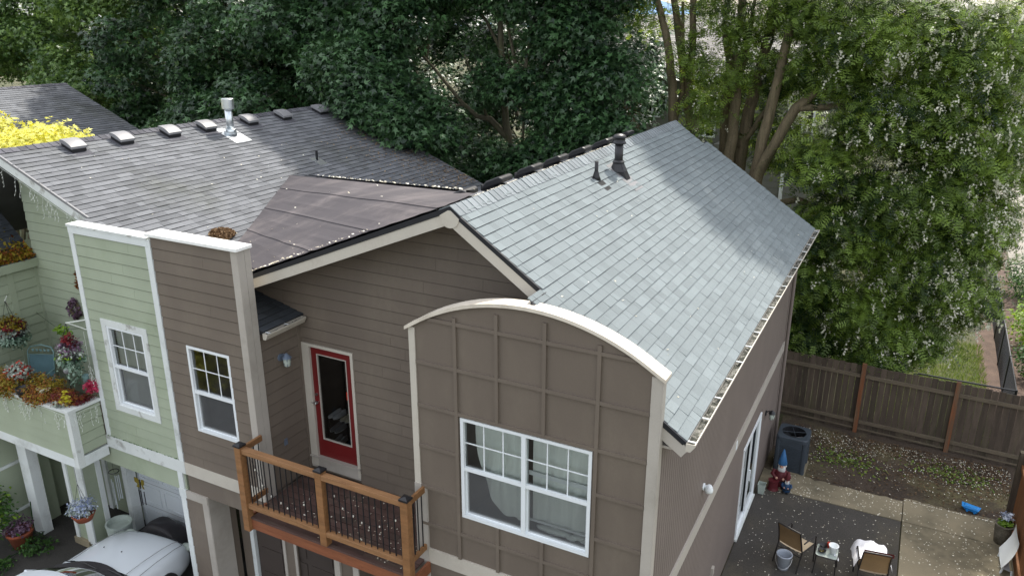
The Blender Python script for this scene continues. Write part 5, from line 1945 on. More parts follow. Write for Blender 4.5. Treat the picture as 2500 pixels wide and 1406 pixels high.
def gnome(label, x, y, h, coat, hat, yaw=0.):
    t = thing('garden_gnome', label, 'gnome', (x, y, .04))
    z = .04
    s = h
    MB().lathe([(.13 * s, 0), (.165 * s, .04 * s), (.175 * s, .18 * s), (.15 * s, .36 * s), (.095 * s, .46 * s), (.0, .48 * s)], (x, y, z), 16).build('coat', coat, t, smooth=True)
    MB().ball((x, y, z + .54 * s), (.095 * s, .09 * s, .11 * s), 12, 8).build('face', 'skin', t, smooth=True)
    mb = MB().ball((x, y - .06 * s, z + .48 * s), (.095 * s, .06 * s, .12 * s), 12, 8)
    mb.ball((x, y + .01, z + .56 * s), (.108 * s, .085 * s, .085 * s), 12, 8)
    mb.build('beard', 'beard', t, smooth=True)
    MB().ball((x, y - .095 * s, z + .555 * s), (.05 * s, .03 * s, .04 * s), 10, 6).build('cheeks', 'skin', t, smooth=True)
    MB().ball((x, y - .122 * s, z + .555 * s), .02 * s, 8, 6).build('nose', 'skin', t, smooth=True)
    for q in (-1, 1):
        MB().ball((x + q * .028 * s, y - .117 * s, z + .585 * s), .009 * s, 6, 4).build('eye', 'black_plastic', t)
    MB().lathe([(.112 * s, .60 * s), (.115 * s, .62 * s), (.07 * s, .80 * s), (.02 * s, .98 * s), (.0, 1.0 * s)], (x, y, z), 16).build('hat', hat, t, smooth=True)
    for q in (-1, 1):
        MB().tube([(x + q * .15 * s, y, z + .40 * s), (x + q * .20 * s, y - .06 * s, z + .30 * s), (x + q * .10 * s, y - .18 * s, z + .28 * s)], [.05 * s, .05 * s, .035 * s], 8).build('sleeve', coat, t, smooth=True)
        MB().ball((x + q * .08 * s, y - .19 * s, z + .28 * s), .035 * s, 8, 6).build('hand', 'skin', t, smooth=True)
    MB().lathe([(.165 * s, .16 * s), (.183 * s, .165 * s), (.183 * s, .195 * s), (.165 * s, .20 * s)], (x, y, z), 16).build('belt', 'black_plastic', t)
    for q in (-1, 1):
        MB().ball((x + q * .08 * s, y - .13 * s, z + .03 * s), (.06 * s, .10 * s, .04 * s), 8, 6).build('boot', 'black_plastic', t)
    return t


gnome('large garden gnome with blue pointed hat and dark red coat before the air conditioner', 3.88, 8.62, .92, 'coat_red', 'hat_blue')
gnome('small garden gnome with red hat and blue coat standing before the large gnome', 4.05, 8.40, .52, 'coat_blue', 'coat_red')
stp = MB().lathe([(.13, 0), (.11, .05), (.105, .20), (.12, .22), (.10, .215), (0, .20)], (3.76, 8.40, .035), 12).build('stump_planter', 'coat_red')
tag(stp, 'small brown stump planter beside the garden gnomes', 'planter')
bn = MB()
bn.hexa([(3.50, 8.05, .035), (3.62, 8.05, .035), (3.62, 8.17, .035), (3.50, 8.17, .035), (3.48, 8.03, .27), (3.64, 8.03, .27), (3.64, 8.19, .27), (3.48, 8.19, .27)])
bn.f.pop(1)
bn = bn.build('white_bin', 'bin_clear')
tag(bn, 'small pale plastic bin against the wall beside the sliding door', 'bin')
MB().tube([(3.48, 8.03, .27), (3.64, 8.03, .27), (3.64, 8.19, .27), (3.48, 8.19, .27), (3.48, 8.03, .27)], .008, 5).build('rim', 'bin_clear', bn)
tr = thing('blue_toy_scoop', 'bright blue plastic toy wagon lying on the soil edge', 'toy', (7.7, 9.5, .03))
mb = MB().hexa([(7.58, 9.45, .05), (7.82, 9.42, .05), (7.84, 9.56, .05), (7.58, 9.58, .05), (7.52, 9.43, .12), (7.85, 9.40, .13), (7.87, 9.60, .13), (7.48, 9.62, .125)])
mb.rot(-.25, (7.7, 9.5)).build('tray', 'plastic_blue', tr, bevel=.01)
mb = MB().hexa([(7.56, 9.46, .127), (7.82, 9.43, .135), (7.84, 9.57, .135), (7.54, 9.59, .13), (7.58, 9.48, .145), (7.80, 9.45, .15), (7.82, 9.55, .15), (7.56, 9.57, .15)])
mb.rot(-.25, (7.7, 9.5)).build('lid', 'plastic_blue', tr)
for x in (7.64, 7.78):
    MB().tube([(x, 9.41, .06), (x, 9.44, .06)], .026, 10).rot(-.25, (7.7, 9.5)).build('wheel', 'plastic_blue', tr)
sp = thing('stone_planter', 'stone textured planter with blue flowers against the cedar fence', 'planter', (8.16, 8.5, .04))
MB().lathe([(.13, 0), (.16, .25), (.17, .40), (.185, .42), (.18, .45), (.155, .44), (.14, .38), (0, .36)], (8.20, 8.55, .04), 16).build('pot', 'stone', sp, smooth=True)
clump(sp, 'foliage', 'lime_leaf', (8.20, 8.55, .50), (.13, .13, .08), 40, .06)
clump(sp, 'blooms', 'flower_blue', (8.22, 8.58, .64), (.10, .10, .10), 40, .05)
wch = thing('white_garden_chair', 'white plastic chair turned over at the right frame edge', 'chair', (8.25, 7.9, .04))
Pq = [[(8.12 + .10 * math.sin(v * 2.2) + .10 * v, 7.75 + .35 * u, .15 + .62 * v + .04 * u * u) for u in np.linspace(-1, 1, 8)] for v in np.linspace(0, 1, 8)]
MB().grid(Pq).build('back', 'white_vinyl', wch, smooth=True)
MB().grid([[(8.12 - .02 * v + .18 * v, 7.75 + .3 * u, .16 - .03 * v) for u in np.linspace(-1, 1, 4)] for v in np.linspace(0, 1, 4)]).build('seat', 'white_vinyl', wch, smooth=True)
for u in (-.28, .28):
    MB().tube([(8.15, 7.75 + u, .16), (8.13, 7.75 + u, .04)], .02, 6).build('leg', 'white_vinyl', wch)
    MB().tube([(8.30, 7.75 + u, .13), (8.31, 7.75 + u, .04)], .02, 6).build('leg', 'white_vinyl', wch)

# ---------------------------------------------------------------- fences
FN = thing('wooden_fence', 'weathered brown board fence across the back of the yard', 'fence', (6, 12.1, 0))


def fy_(x):
    return 12.20 - .045 * (x - 3.2)


x = 2.6
while x < 9.9:
    h = 1.83 + RR.uniform(-.015, .02)
    yq = fy_(x) + .03
    MB().box(x, x + .134, yq, yq + .02, .30, h).build('fence_board', 'fence_wood', FN, tint=RR.random())
    MB().box(x, x + .134, yq + .004, yq + .022, .0, .285).build('kick_board', 'fence_wood', FN, tint=RR.random())
    x += .140
for a, b in ((2.6, 5.09), (5.21, 7.16), (7.28, 9.9)):
    for z in (.30, 1.56):
        MB().bar((a, fy_(a) + .0, z), (b, fy_(b) + .0, z), .045, .085).build('rail', 'fence_rail', FN)
    MB().bar((a, fy_(a) + .01, .10), (b, fy_(b) + .01, .10), .03, .04).build('rail', 'fence_rail', FN)
for x in (5.15, 7.22, 9.3):
    MB().box(x - .05, x + .05, fy_(x) - .06, fy_(x) + .03, 0, 1.90).build('post', 'post_orange', FN)
SF = thing('cedar_fence', 'newer orange cedar fence panel at the right frame edge', 'fence', (8.35, 8, 0))
y = 9.05
while y > 6.2:
    MB().box(8.36, 8.38, y - .138, y, .06, 1.80).build('fence_board', 'cedar_new', SF, tint=RR.random())
    y -= .142
for z in (.35, 1.5):
    MB().box(8.32, 8.36, 6.2, 9.05, z, z + .09).build('rail', 'cedar_new', SF)
MB().box(8.26, 8.38, 9.06, 9.18, 0, 1.84).build('post', 'fence_wood', SF)

CL = thing('chain_link_fence', 'black chain link fence beyond the wooden fence', 'fence', (8.7, 20, 0))
mb = MB()
for yq in np.arange(13.75, 33, 2.4):
    xx = 8.62 + .012 * (yq - 13.7)
    MB().tube([(xx, yq, 0), (xx, yq, 1.25)], .03, 8).build('post', 'black_metal', CL)
MB().tube([(8.62, 13.75, 1.22), (8.85, 33, 1.22)], .022, 6).build('top_rail', 'black_metal', CL)
MB().tube([(6.4, 13.75, 1.22), (8.62, 13.75, 1.22)], .022, 6).build('top_rail', 'black_metal', CL)
mb = MB()
for k in range(-12, 250):
    for s in (1, -1):
        y0 = 13.75 + k * .075
        z0, z1 = (0, 1.2) if s > 0 else (1.2, 0)
        y1 = y0 + 1.2
        a, b = max(y0, 13.75), min(y1, 33)
        if b <= a:
            continue
        za, zb2 = z0 + (z1 - z0) * (a - y0) / 1.2, z0 + (z1 - z0) * (b - y0) / 1.2
        mb.tube([(8.62 + .012 * (a - 13.7), a, za), (8.62 + .012 * (b - 13.7), b, zb2)], .004, 3, cap=False)
o = mb.build('wire_mesh', 'black_metal', CL)
mb = MB()
for k in range(-16, 30):
    for s in (1, -1):
        x0 = 6.4 + k * .075
        z0, z1 = (0, 1.2) if s > 0 else (1.2, 0)
        a, b = max(x0, 6.4), min(x0 + 1.2, 8.62)
        if b <= a:
            continue
        mb.tube([(a, 13.75, z0 + (z1 - z0) * (a - x0) / 1.2), (b, 13.75, z0 + (z1 - z0) * (b - x0) / 1.2)], .004, 3, cap=False)
mb.build('wire_mesh', 'black_metal', CL)

# ---------------------------------------------------------------- ground beyond the fence
structure('lawn', MB().quad((1.5, 12.5, -.006), (8.2, 12.5, -.006), (8.4, 30, -.006), (1.5, 30, -.006)), 'ground')
structure('mulch_strip', MB().quad((8.1, 12.6, -.002), (9.5, 12.6, -.002), (9.9, 45, -.002), (8.3, 45, -.002)), 'mulch')
structure('sidewalk', MB().quad((9.75, 29, .004), (13.5, 29, .004), (15, 60, .004), (10.3, 60, .004)), 'path')
n = 18000
gp = np.c_[NR.uniform(4.5, 8.3, n), NR.uniform(12.6, 20, n), np.full(n, -.006)]
v, t_, a = leaves(gp, NR.normal(size=(n, 3)) * .5 + np.array([0, -1, .2]), np.c_[NR.normal(0, .45, n), NR.normal(0, .45, n), np.ones(n)], .12 * (.5 + NR.random(n)), T_BLADE, NR.random(n))
o = np_mesh('grass', v, t_, 'grass_blade', None, a)
tag(o, 'yellowish green grass beyond the wooden fence', 'grass', kind='stuff')
for lab, c, r, n, m in (('dark hedge shrub right of the chain link fence nearest the sidewalk', (10.3, 26.0, .9), (1.3, 1.7, .9), 420, 'bush_leaf'),
                        ('light green shrub right of the chain link fence', (9.95, 20.8, .8), (.95, 1.2, .85), 330, 'lime_leaf'),
                        ('dark shrub nearest the corner of the chain link fence', (9.85, 18.0, .6), (.9, 1.1, .65), 260, 'bush_leaf'),
                        ('dark shrub under the flowering tree behind the wooden fence', (2.6, 13.6, 1.0), (1.4, .7, 1.1), 420, 'bush_leaf')):
    t = thing('shrub', lab, 'shrub', (c[0], c[1], 0))
    foliage('foliage', m, t, [(c[0], c[1], c[2], r[0], r[1], r[2], n)], 7, .13, .11, T_LEAF, shell=.5, zmin=.02)
    mb = MB()
    for k in range(5):
        mb.tube([(c[0] + RR.uniform(-.15, .15), c[1] + RR.uniform(-.15, .15), 0), (c[0] + RR.uniform(-.5, .5) * r[0], c[1] + RR.uniform(-.5, .5) * r[1], c[2] * 1.2)], [.03, .012], 5)
    mb.build('stems', 'bark', t)

# ---------------------------------------------------------------- trees


def branchy(mb, pts, r0, r1, n=9):
    k = len(pts)
    mb.tube(pts, [r0 + (r1 - r0) * i / (k - 1) for i in range(k)], n)


LOC = [
    ('flowering locust tree with three leaning trunks behind the roof ridge end',
     [[(-.62, 14.6, 0), (-.80, 14.6, 6.5), (-.98, 14.6, 8.33), (-1.25, 14.7, 9.6), (-1.75, 14.8, 10.9), (-2.6, 15, 12.8)],
      [(-.25, 15.2, 0), (-.44, 15.2, 6.85), (-.89, 15.2, 8.91), (-1.25, 15.2, 10.56), (-1.6, 15.3, 13)],
      [(-.05, 14.8, 0), (-.26, 14.8, 6.86), (-.51, 14.8, 8.58), (-.55, 14.8, 10.55), (-.3, 14.8, 13.6)],
      [(-.75, 15, 5.5), (-.95, 15, 7.0), (-.78, 15, 8.0), (-.95, 15.1, 10.5)]], (.15, .16, .14, .10),
     [(-1.9, 15.2, 10.2, .7, .7, .7, 26), (-.3, 14.3, 9.2, .45, .4, .6, 24), (.1, 14.5, 7.9, .5, .4, .6, 26), (-.2, 15.4, 10.6, .8, .8, .5, 26), (-1.4, 15.4, 14.6, 3.0, 2.6, 1.6, 420), (-3.2, 15.4, 12.6, 1.6, 1.6, 1.2, 130), (-.2, 14.2, 6.9, .3, .3, .3, 10)]),
    ('flowering locust tree with straight dark trunks right of the roof ridge end',
     [[(.35, 15.4, 0), (.49, 15.4, 6.44), (.44, 15.4, 8.94), (.19, 15.4, 9.91), (.24, 15.4, 10.54), (.3, 15.4, 13)],
      [(.62, 15, 0), (.73, 15, 6.34), (.77, 15, 8.4), (.68, 15, 10.54), (.6, 15, 14)],
      [(.75, 15.6, 0), (.93, 15.6, 6.71), (1.16, 15.6, 8.41), (1.41, 15.6, 9.7), (1.43, 15.6, 10.53), (1.7, 15.7, 13)],
      [(.77, 15, 8.2), (.95, 15, 9.2), (1.05, 15, 10.6)],
      [(.9, 15.5, 6.5), (1.6, 15.5, 7.7), (2.6, 15.5, 8.7), (3.2, 15.6, 9.6)]], (.16, .18, .19, .09, .08),
     [(.95, 14.7, 9.0, .5, .5, .8, 30), (.35, 14.7, 9.9, .6, .5, .6, 30), (1.7, 15.3, 10.3, 1.0, .9, .8, 70), (.1, 14.6, 8.6, .35, .35, .5, 18), (1.3, 16.2, 9.2, .7, .6, 1.0, 36), (.6, 15.5, 15.0, 3.2, 2.6, 1.5, 420), (.9, 16.6, 8.2, .9, .5, 1.0, 60), (2.0, 16.2, 6.8, .9, .6, 1.0, 90), (-.3, 16.6, 7.4, .8, .5, .8, 40), (2.1, 15.6, 8.6, .7, .6, .7, 60), (2.0, 15.2, 12.6, 1.8, 1.6, 1.2, 160)]),
    ('large flowering locust tree leaning right over the wooden fence',
     [[(1.1, 14.6, 0), (1.57, 14.6, 5.94), (1.82, 14.6, 7.88), (2.02, 14.6, 9.5), (2.21, 14.6, 10.52), (2.7, 14.7, 13)],
      [(1.2, 14.3, 0), (1.68, 14.4, 5.95), (2.47, 14.4, 7.81), (3.22, 14.5, 8.48), (3.9, 14.6, 9.3), (5.2, 15, 10.6)],
      [(2.47, 14.4, 7.8), (3.6, 14.5, 7.9), (5.0, 14.7, 7.6), (6.4, 14.8, 6.6)],
      [(1.5, 14.4, 5.0), (2.8, 14.3, 5.4), (4.4, 14.3, 5.0), (6.0, 14.3, 4.1), (6.8, 14.4, 3.0)],
      [(1.35, 14.4, 3.2), (2.5, 14.0, 3.6), (4.0, 13.8, 3.2), (5.4, 13.7, 2.6)]], (.17, .16, .09, .09, .08),
     [(4.4, 15.0, 9.6, 1.9, 1.7, 1.2, 300), (6.2, 15.4, 9.0, 1.6, 1.6, 1.4, 300), (3.3, 14.8, 8.9, 1.1, 1.0, .9, 130), (2.6, 14.9, 10.2, 1.0, .9, .7, 90), (5.0, 14.6, 7.7, 1.6, 1.4, 1.0, 260), (6.8, 15.0, 7.0, 1.2, 1.4, 1.1, 240),
      (3.4, 14.3, 6.4, 1.1, 1.0, .8, 150), (5.6, 14.4, 5.7, 1.5, 1.3, 1.0, 280), (7.0, 14.8, 5.1, .9, 1.2, 1.0, 190), (4.0, 14.0, 4.7, 1.3, 1.1, .9, 230), (6.1, 14.2, 3.9, 1.3, 1.2, 1.0, 280), (7.0, 14.5, 3.2, .7, .9, .7, 120),
      (3.1, 13.7, 3.3, 1.1, .9, .9, 210), (4.8, 13.7, 2.7, 1.2, .9, .8, 230), (6.0, 13.8, 2.3, .9, .8, .6, 140), (3.6, 13.4, 1.9, 1.0, .6, .5, 130), (5.2, 13.3, 1.7, .8, .6, .4, 80), (3.4, 15.5, 13.4, 2.0, 2.0, 1.2, 160), (7.0, 16.5, 11.6, 1.6, 1.6, 1.0, 50)]),
    ('flowering locust tree spreading at the top right corner beyond the fence',
     [[(9.6, 19.5, 0), (9.4, 19.4, 4), (9.2, 19.2, 7), (9.0, 19, 10), (9.0, 19, 13)], [(9.3, 19.3, 5.5), (8.6, 18.6, 6.6), (8.0, 18, 7.2)]], (.2, .08),
     [(8.2, 18.2, 8.2, 1.2, 1.3, 1.1, 190), (8.4, 18.0, 6.4, 1.1, 1.2, .8, 170), (8.8, 19.5, 10.2, 1.8, 1.7, 1.4, 280), (9.6, 19, 7.2, 1.5, 1.6, 1.4, 240), (7.6, 18.6, 9.6, .9, 1.0, .8, 110), (9.0, 20, 12.6, 2.0, 2.0, 1.2, 60)]),
]


def flowers(blobs, dens, parent):
    """white drooping racemes on the blob surfaces"""
    P = []
    for (cx, cy, cz, rx, ry, rz, n) in blobs:
        k = max(2, int(n * dens / 4 * min(1, max(.12, (cx - 2.4) / 4))))
        d = unit(NR.normal(size=(k, 3)) + np.array([.3, -.3, .1]))
        q = np.array([cx, cy, cz]) + d * np.array([rx, ry, rz]) * (.9 + .25 * NR.random((k, 1)))
        P.append(np.repeat(q, 4, 0) + NR.normal(size=(k * 4, 3)) * np.array([.2, .2, .16]))
    P = np.concatenate(P)
    m = len(P)
    kk = 9
    c = np.repeat(P, kk, 0)
    s = np.tile(np.linspace(0, 1, kk), m)
    sc = np.repeat(NR.uniform(.55, 1.2, m), kk)
    pos = c + NR.normal(size=(m * kk, 3)) * (.04 * sc * (1.2 - s))[:, None] - np.c_[np.zeros(m * kk), np.zeros(m * kk), s * .19 * sc]
    v, t, a = leaves(pos, NR.normal(size=(m * kk, 3)), NR.normal(size=(m * kk, 3)), .055 * sc, T_PETAL, np.clip(np.repeat(NR.normal(.6, .25, m), kk), 0, 1))
    np_mesh('blossom', v, t, 'flower_white', parent, a)


for i, (lab, trunks, rad, blobs) in enumerate(LOC):
    t = thing('locust_tree', lab, 'tree', trunks[0][0], 'flowering locust trees behind the fence')
    for pts, r in zip(trunks, rad):
        # smooth the polyline and roughen it a little
        q = []
        for a, b in zip(pts, pts[1:]):
            for s in np.linspace(0, 1, 5)[:-1]:
                p = Vector(a).lerp(Vector(b), s)
                q.append(p + Vector((RR.uniform(-.03, .03), RR.uniform(-.03, .03), 0)))
        q.append(Vector(pts[-1]))
        mb = MB()
        branchy(mb, q, r * 1.1, r * .45)
        mb.build('trunk' if pts[0][2] == 0 else 'branch', 'bark', t, smooth=True)
    mb = MB()
    for (cx, cy, cz, rx, ry, rz, n) in blobs:
        for k in range(max(2, n // 30)):
            a = RR.uniform(0, 2 * PI)
            e = Vector((cx + rx * .8 * math.cos(a), cy + ry * .8 * math.sin(a), cz + RR.uniform(-.6, .7) * rz))
            s = Vector((cx - rx * .6, cy, cz - rz * .4)) * .6 + Vector((cx, cy, cz)) * .4
            mb.tube([s, s.lerp(e, .5) + Vector((0, 0, .12)), e], [.025, .016, .007], 4)
    mb.build('twigs', 'bark', t)['kind'] = 'stuff'
    foliage('crown', 'locust_leaf', t, [b[:6] + (int(b[6] * 1.2),) for b in blobs], 11, .24, .27, T_FROND, droop=.6, shell=.66, upb=.8, tv=.36, bias=.15)
    flowers(blobs, (1.1, 1.1, 1.7, 1.7)[i], t)


def maple(label, base, trunks, blobs, mat='maple_leaf', per=21, size=.155, group='maple trees behind the houses', bark='bark_maple', name='maple_tree', cs=.24, **k):
    t = thing(name, label, 'tree', base, group)
    for pts, r0, r1 in trunks:
        mb = MB()
        branchy(mb, [Vector(p) for p in pts], r0, r1)
        mb.build('trunk' if pts[0][2] <= .01 else 'branch', bark, t, smooth=True)
    mb = MB()
    c0 = Vector((base[0], base[1], 5))
    for (cx, cy, cz, rx, ry, rz, n) in blobs:
        e = Vector((cx, cy, cz))
        s = Vector((base[0] + (cx - base[0]) * .2, base[1] + (cy - base[1]) * .2, max(1.5, cz - 2.2)))
        mb.tube([s, s.lerp(e, .55) + Vector((0, 0, .15)), e], [.06, .04, .015], 5)
        for q in range(5):
            d = Vector((RR.gauss(0, 1), RR.gauss(0, 1), RR.gauss(0, .6))).normalized()
            mb.tube([e, e + Vector((d.x * rx, d.y * ry, d.z * rz)) * .8], [.018, .006], 4)
    mb.build('twigs', bark, t)['kind'] = 'stuff'
    foliage('crown', mat, t, [b[:6] + (int(b[6] * 1.15),) for b in blobs], per, cs, size, T_MAPLE, droop=.15, shell=.72, bias=.35, tv=.3, upb=.7, avoid=lambda p: (p[:, 1] < 10.15) & (p[:, 2] < zg(p[:, 0]) + .12) & (p[:, 0] > -9.4) & (p[:, 0] < -4), **k)
    return t


def crown(cx, cy, z0, z1, r, n, k, seed):
    rr = random.Random(seed)
    B_ = []
    for i in range(n):
        a = rr.uniform(0, 2 * PI)
        f = rr.random()
        z = z0 + (z1 - z0) * f
        w = r * (.55 + .75 * math.sin(PI * min(1, .15 + f * .85)) * .6) * rr.uniform(.55, 1.)
        s = rr.uniform(.9, 1.5)
        B_.append((cx + w * math.cos(a), cy + w * math.sin(a), z, s * 1.1, s * 1.1, s * .8, int(k * s)))
    return B_


def stem(x, y, h, r=.2, lean=(0, 0)):
    return [((x, y, 0), (x + lean[0] * .3, y + lean[1] * .3, h * .35), (x + lean[0], y + lean[1], h)), r, r * .3]


maple('light green maple at the top left behind the far grey roof', (-35, 20, 0), [stem(-35, 20, 9, .28)], crown(-34.5, 19.5, 3.5, 14, 5.4, 60, 62, 1), 'maple_leaf_light', size=.18, cs=.3)
maple('light green maple behind the far grey roof ridge', (-27, 18, 0), [stem(-27, 18, 9, .25)], crown(-27, 17.5, 3.5, 13, 4.8, 52, 62, 2), 'maple_leaf_light', size=.175, cs=.28)
maple('dark green maple behind the left end of the green house roof', (-19.0, 16, 0), [stem(-19, 16, 9, .25)], crown(-19, 15.6, 3.4, 13, 4.6, 52, 62, 3), size=.165)
maple('dark green maple rising behind the galvanised flue', (-13.8, 15, 0), [stem(-13.8, 15, 9, .25)], crown(-13.6, 14.6, 3.4, 13.5, 4.0, 50, 62, 4), size=.16)
maple('tall shaded maple filling the gap behind the house row', (-17, 23, 0), [stem(-17, 23, 9, .3)], crown(-17, 23, 3, 14, 6.0, 44, 55, 5), size=.21, cs=.3, per=11)
maple('far shaded maple behind the yard trees', (-9.5, 24, 0), [stem(-9.5, 24, 9, .3)], crown(-9.5, 24, 5, 14, 5.0, 34, 50, 6), size=.21, cs=.3, per=11)
maple('maple overhanging the back corner of the green house roof', (-9.0, 14.0, 0), [stem(-9.0, 14, 8, .2)],
      [(-8.5, 11.2, 8.1, 1.2, 1.0, .9, 130), (-7.8, 11.0, 7.0, 1.1, .9, .8, 120), (-9.4, 11.8, 9.0, 1.2, 1.1, .9, 120), (-7.2, 11.0, 6.3, .8, .7, .5, 70), (-10.6, 12.0, 8.2, 1.2, 1.1, .9, 120), (-11.4, 12.5, 9.4, 1.3, 1.2, 1., 120),
       (-8.6, 12.4, 10.0, 1.3, 1.2, .8, 120), (-9.8, 13, 11.0, 1.6, 1.5, 1., 140), (-7.9, 13.2, 11.0, 1.5, 1.4, .8, 130), (-9.2, 12.0, 6.2, 1.2, .9, .9, 80), (-9.5, 14, 12.6, 2.0, 2.0, 1.0, 140), (-8.8, 12.6, 13.6, 2.2, 1.6, 1.0, 420), (-7.4, 10.9, 7.6, .9, .7, .7, 80), (-6.6, 11.0, 7.0, .8, .6, .6, 70), (-8.3, 10.1, 8.1, 1.0, .8, .7, 130), (-7.5, 9.8, 7.5, .8, .7, .5, 110), (-6.9, 9.9, 7.0, .7, .6, .4, 80), (-9.3, 10.4, 8.7, 1.0, .8, .7, 110), (-8.0, 9.6, 7.7, .6, .5, .3, 60)], size=.155)
maple('thin maple with bare pale limbs between the two roofs', (-5.5, 14.0, 0),
      [[((-5.3, 14, 0), (-5.5, 14, 3), (-5.64, 14, 5.49), (-6.0, 14, 7.0), (-6.13, 14, 8.83), (-6.2, 14, 10.24), (-6.2, 14.1, 12)), .17, .06],
       [((-5.9, 14, 6.5), (-6.51, 13.9, 7.09), (-6.9, 13.8, 7.15), (-7.39, 13.7, 7.56), (-8.28, 13.6, 8.53), (-8.87, 13.5, 9.15)), .11, .03],
       [((-6.6, 13.9, 7.1), (-6.9, 13.9, 7.9), (-7.4, 13.9, 9.0)), .05, .02],
       [((-7.3, 13.7, 7.5), (-7.9, 13.6, 7.45), (-8.6, 13.6, 7.6)), .05, .02],
       [((-4.6, 14.4, 0), (-4.5, 14.3, 4), (-4.7, 14.2, 7.4), (-4.9, 14.2, 9.5)), .09, .04],
       [((-5.2, 13.2, 4.6), (-6.4, 13.2, 6.0), (-7.6, 13.2, 6.8)), .03, .015]],
      [(-6.0, 13.3, 8.2, .55, .5, .8, 50), (-6.2, 14, 10.8, 1.5, 1.4, .8, 120), (-4.9, 14, 10.6, 1.4, 1.3, .8, 110), (-7.4, 14.2, 10.8, 1.4, 1.3, .7, 100), (-5.8, 13.0, 6.0, .8, .7, .5, 60), (-4.9, 13.2, 8.0, .5, .5, .7, 36), (-4.6, 12.8, 5.8, .9, .8, .6, 80), (-6.0, 12.4, 4.4, 1.6, .9, .8, 110), (-5.4, 14.5, 12.8, 2.2, 2.0, 1.0, 150), (-6.8, 15.5, 9.4, 1.2, .9, .6, 50), (-6.6, 12.2, 5.3, 1.2, .7, .6, 70), (-7.0, 12.8, 13.6, 2.2, 1.6, 1.0, 420), (-4.8, 12.6, 13.8, 2.2, 1.6, 1.0, 420)], size=.155)
maple('dense maple hanging behind the grey shingle ridge', (-3.4, 15.2, 0), [stem(-3.4, 15.2, 8, .16), stem(-3.0, 15.5, 8, .12)],
      [(-3.6, 13.8, 9.6, 1.3, 1.1, .9, 150), (-2.6, 13.8, 8.4, 1.2, 1.0, .9, 150), (-3.8, 13.6, 7.6, 1.2, .9, .9, 130), (-2.4, 13.0, 6.9, 1.2, .8, .7, 130), (-3.8, 12.9, 6.2, 1.2, .8, .7, 120), (-1.7, 12.8, 6.3, .9, .7, .6, 90), (-3.2, 14.2, 10.9, 1.6, 1.3, .8, 150), (-4.4, 14.6, 9.0, 1.0, .9, .9, 80), (-3.0, 14.8, 12.6, 2.2, 2.0, 1.0, 190), (-3.0, 12.7, 5.2, 1.6, .8, .8, 130), (-2.4, 12.8, 13.6, 2.0, 1.6, 1.0, 320)], size=.155)
maple('shaded understory maple low behind the grey shingle ridge', (-7.5, 17.5, 0), [stem(-7.5, 17.5, 6, .12)], crown(-7.0, 17.5, 2, 6.5, 3.5, 18, 50, 12), size=.2, per=14)
maple('bright yellow leaved tree beyond the green house ridge', (-16, 4.3, 0), [stem(-16, 4.3, 6.0, .16)],
      [(-16.4, 4.2, 6.3, 1.3, 1.1, .8, 150), (-15.0, 4.4, 6.55, 1.0, 1.0, .7, 130), (-14.0, 4.7, 6.6, .8, .8, .55, 100), (-17.6, 4.6, 6.8, 1.2, 1.1, .8, 140), (-15.6, 5.4, 6.7, 1.0, .9, .6, 110), (-18.8, 5, 6.7, 1.2, 1.2, .9, 140)], 'yellow_leaf', name='golden_tree', group=None, size=.125)
maple('golden leaved small tree in the front yard left of the driveway', (-9.8, -4.6, 0), [stem(-9.8, -4.6, 2, .08)],
      [(-9.6, -4.5, 2.2, .8, .8, .5, 90), (-10.2, -4.9, 1.7, .8, .8, .6, 90), (-9.2, -5.0, 1.6, .7, .7, .5, 80)], 'yellow_leaf', name='golden_tree', group=None, size=.14)

# ---------------------------------------------------------------- other houses
F3 = thing('grey_roof_house', 'townhouse with dark grey roof at the far left behind the yellow tree', 'house', (-22, 7, 0))
FX = -22.7
zf3 = lambda x: 7.80 - .4 * (x - FX)
mb = MB()
slab(mb, FX, -17.6, 3.0, 10.9, zf3)
slab(mb, -27.5, FX, 3.0, 10.9, lambda x: 7.80 - .4 * (FX - x))
r3 = mb.build('roof', 'old_shingle', F3)
shingles(r3, (FX, 3.0, 7.80), (0, 1, 0), (1, 0, -.4), 37, .148, 'old_shingle', lambda t: [(0, 7.9)], .16, .4, near=(-20, 9, 7), lift=.004)
ridge_caps(r3, FX, 6.0, 10.9, 7.80, .4, .4, .16, 'old_cap', .15)
MB().box(-27.2, -17.9, 3.4, 10.5, 0, 5.7).build('wall', 'green_paint', F3)
BH = thing('background_house', 'grey sided house seen between the locust trunks', 'house', (-4, 31, 0))
w_ = Wall((0, 30, 0), (1, 0, 0), (0, -1, 0))
bp = [(-12, 0), (2.5, 0), (2.5, 7.7), (-12, 7.7)]
holes = [(-6.75, -5.95, 5.5, 6.5), (-4.2, -3.2, 4.7, 7.2), (-9.6, -8.6, 4.7, 6.4), (.2, 1.2, 4.8, 6.8)]
w_.core(BH, bp, holes, 'bg_wall')
w_.boards(BH, 'siding_plank', bp, .32, holes, 'bg_wall')
for h in holes:
    wi = ring(w_, MB(), *h, .09, -.05, .05).build('window', 'white_vinyl', BH)
    w_.box(MB(), (h[0] + h[1]) / 2 - .04, (h[0] + h[1]) / 2 + .04, h[2], h[3], -.04, .04).build('mullion', 'white_vinyl', wi)
    MB().quad(w_.P(h[0], h[2], -.03), w_.P(h[1], h[2], -.03), w_.P(h[1], h[3], -.03), w_.P(h[0], h[3], -.03)).build('pane', 'glass_dark', wi)
    room(w_, BH, h[0] - .2, h[1] + .2, h[2] - .2, h[3] + .2, 1.2)
w_.box(MB(), -8.0, -6.9, 4.2, 7.68, .03, .06).build('brown_panel', 'bg_brown', BH)
for x in (-8.2, -2.6, .0):
    w_.box(MB(), x, x + .16, 0, 7.7, .02, .07).build('corner_board', 'white_paint', BH)
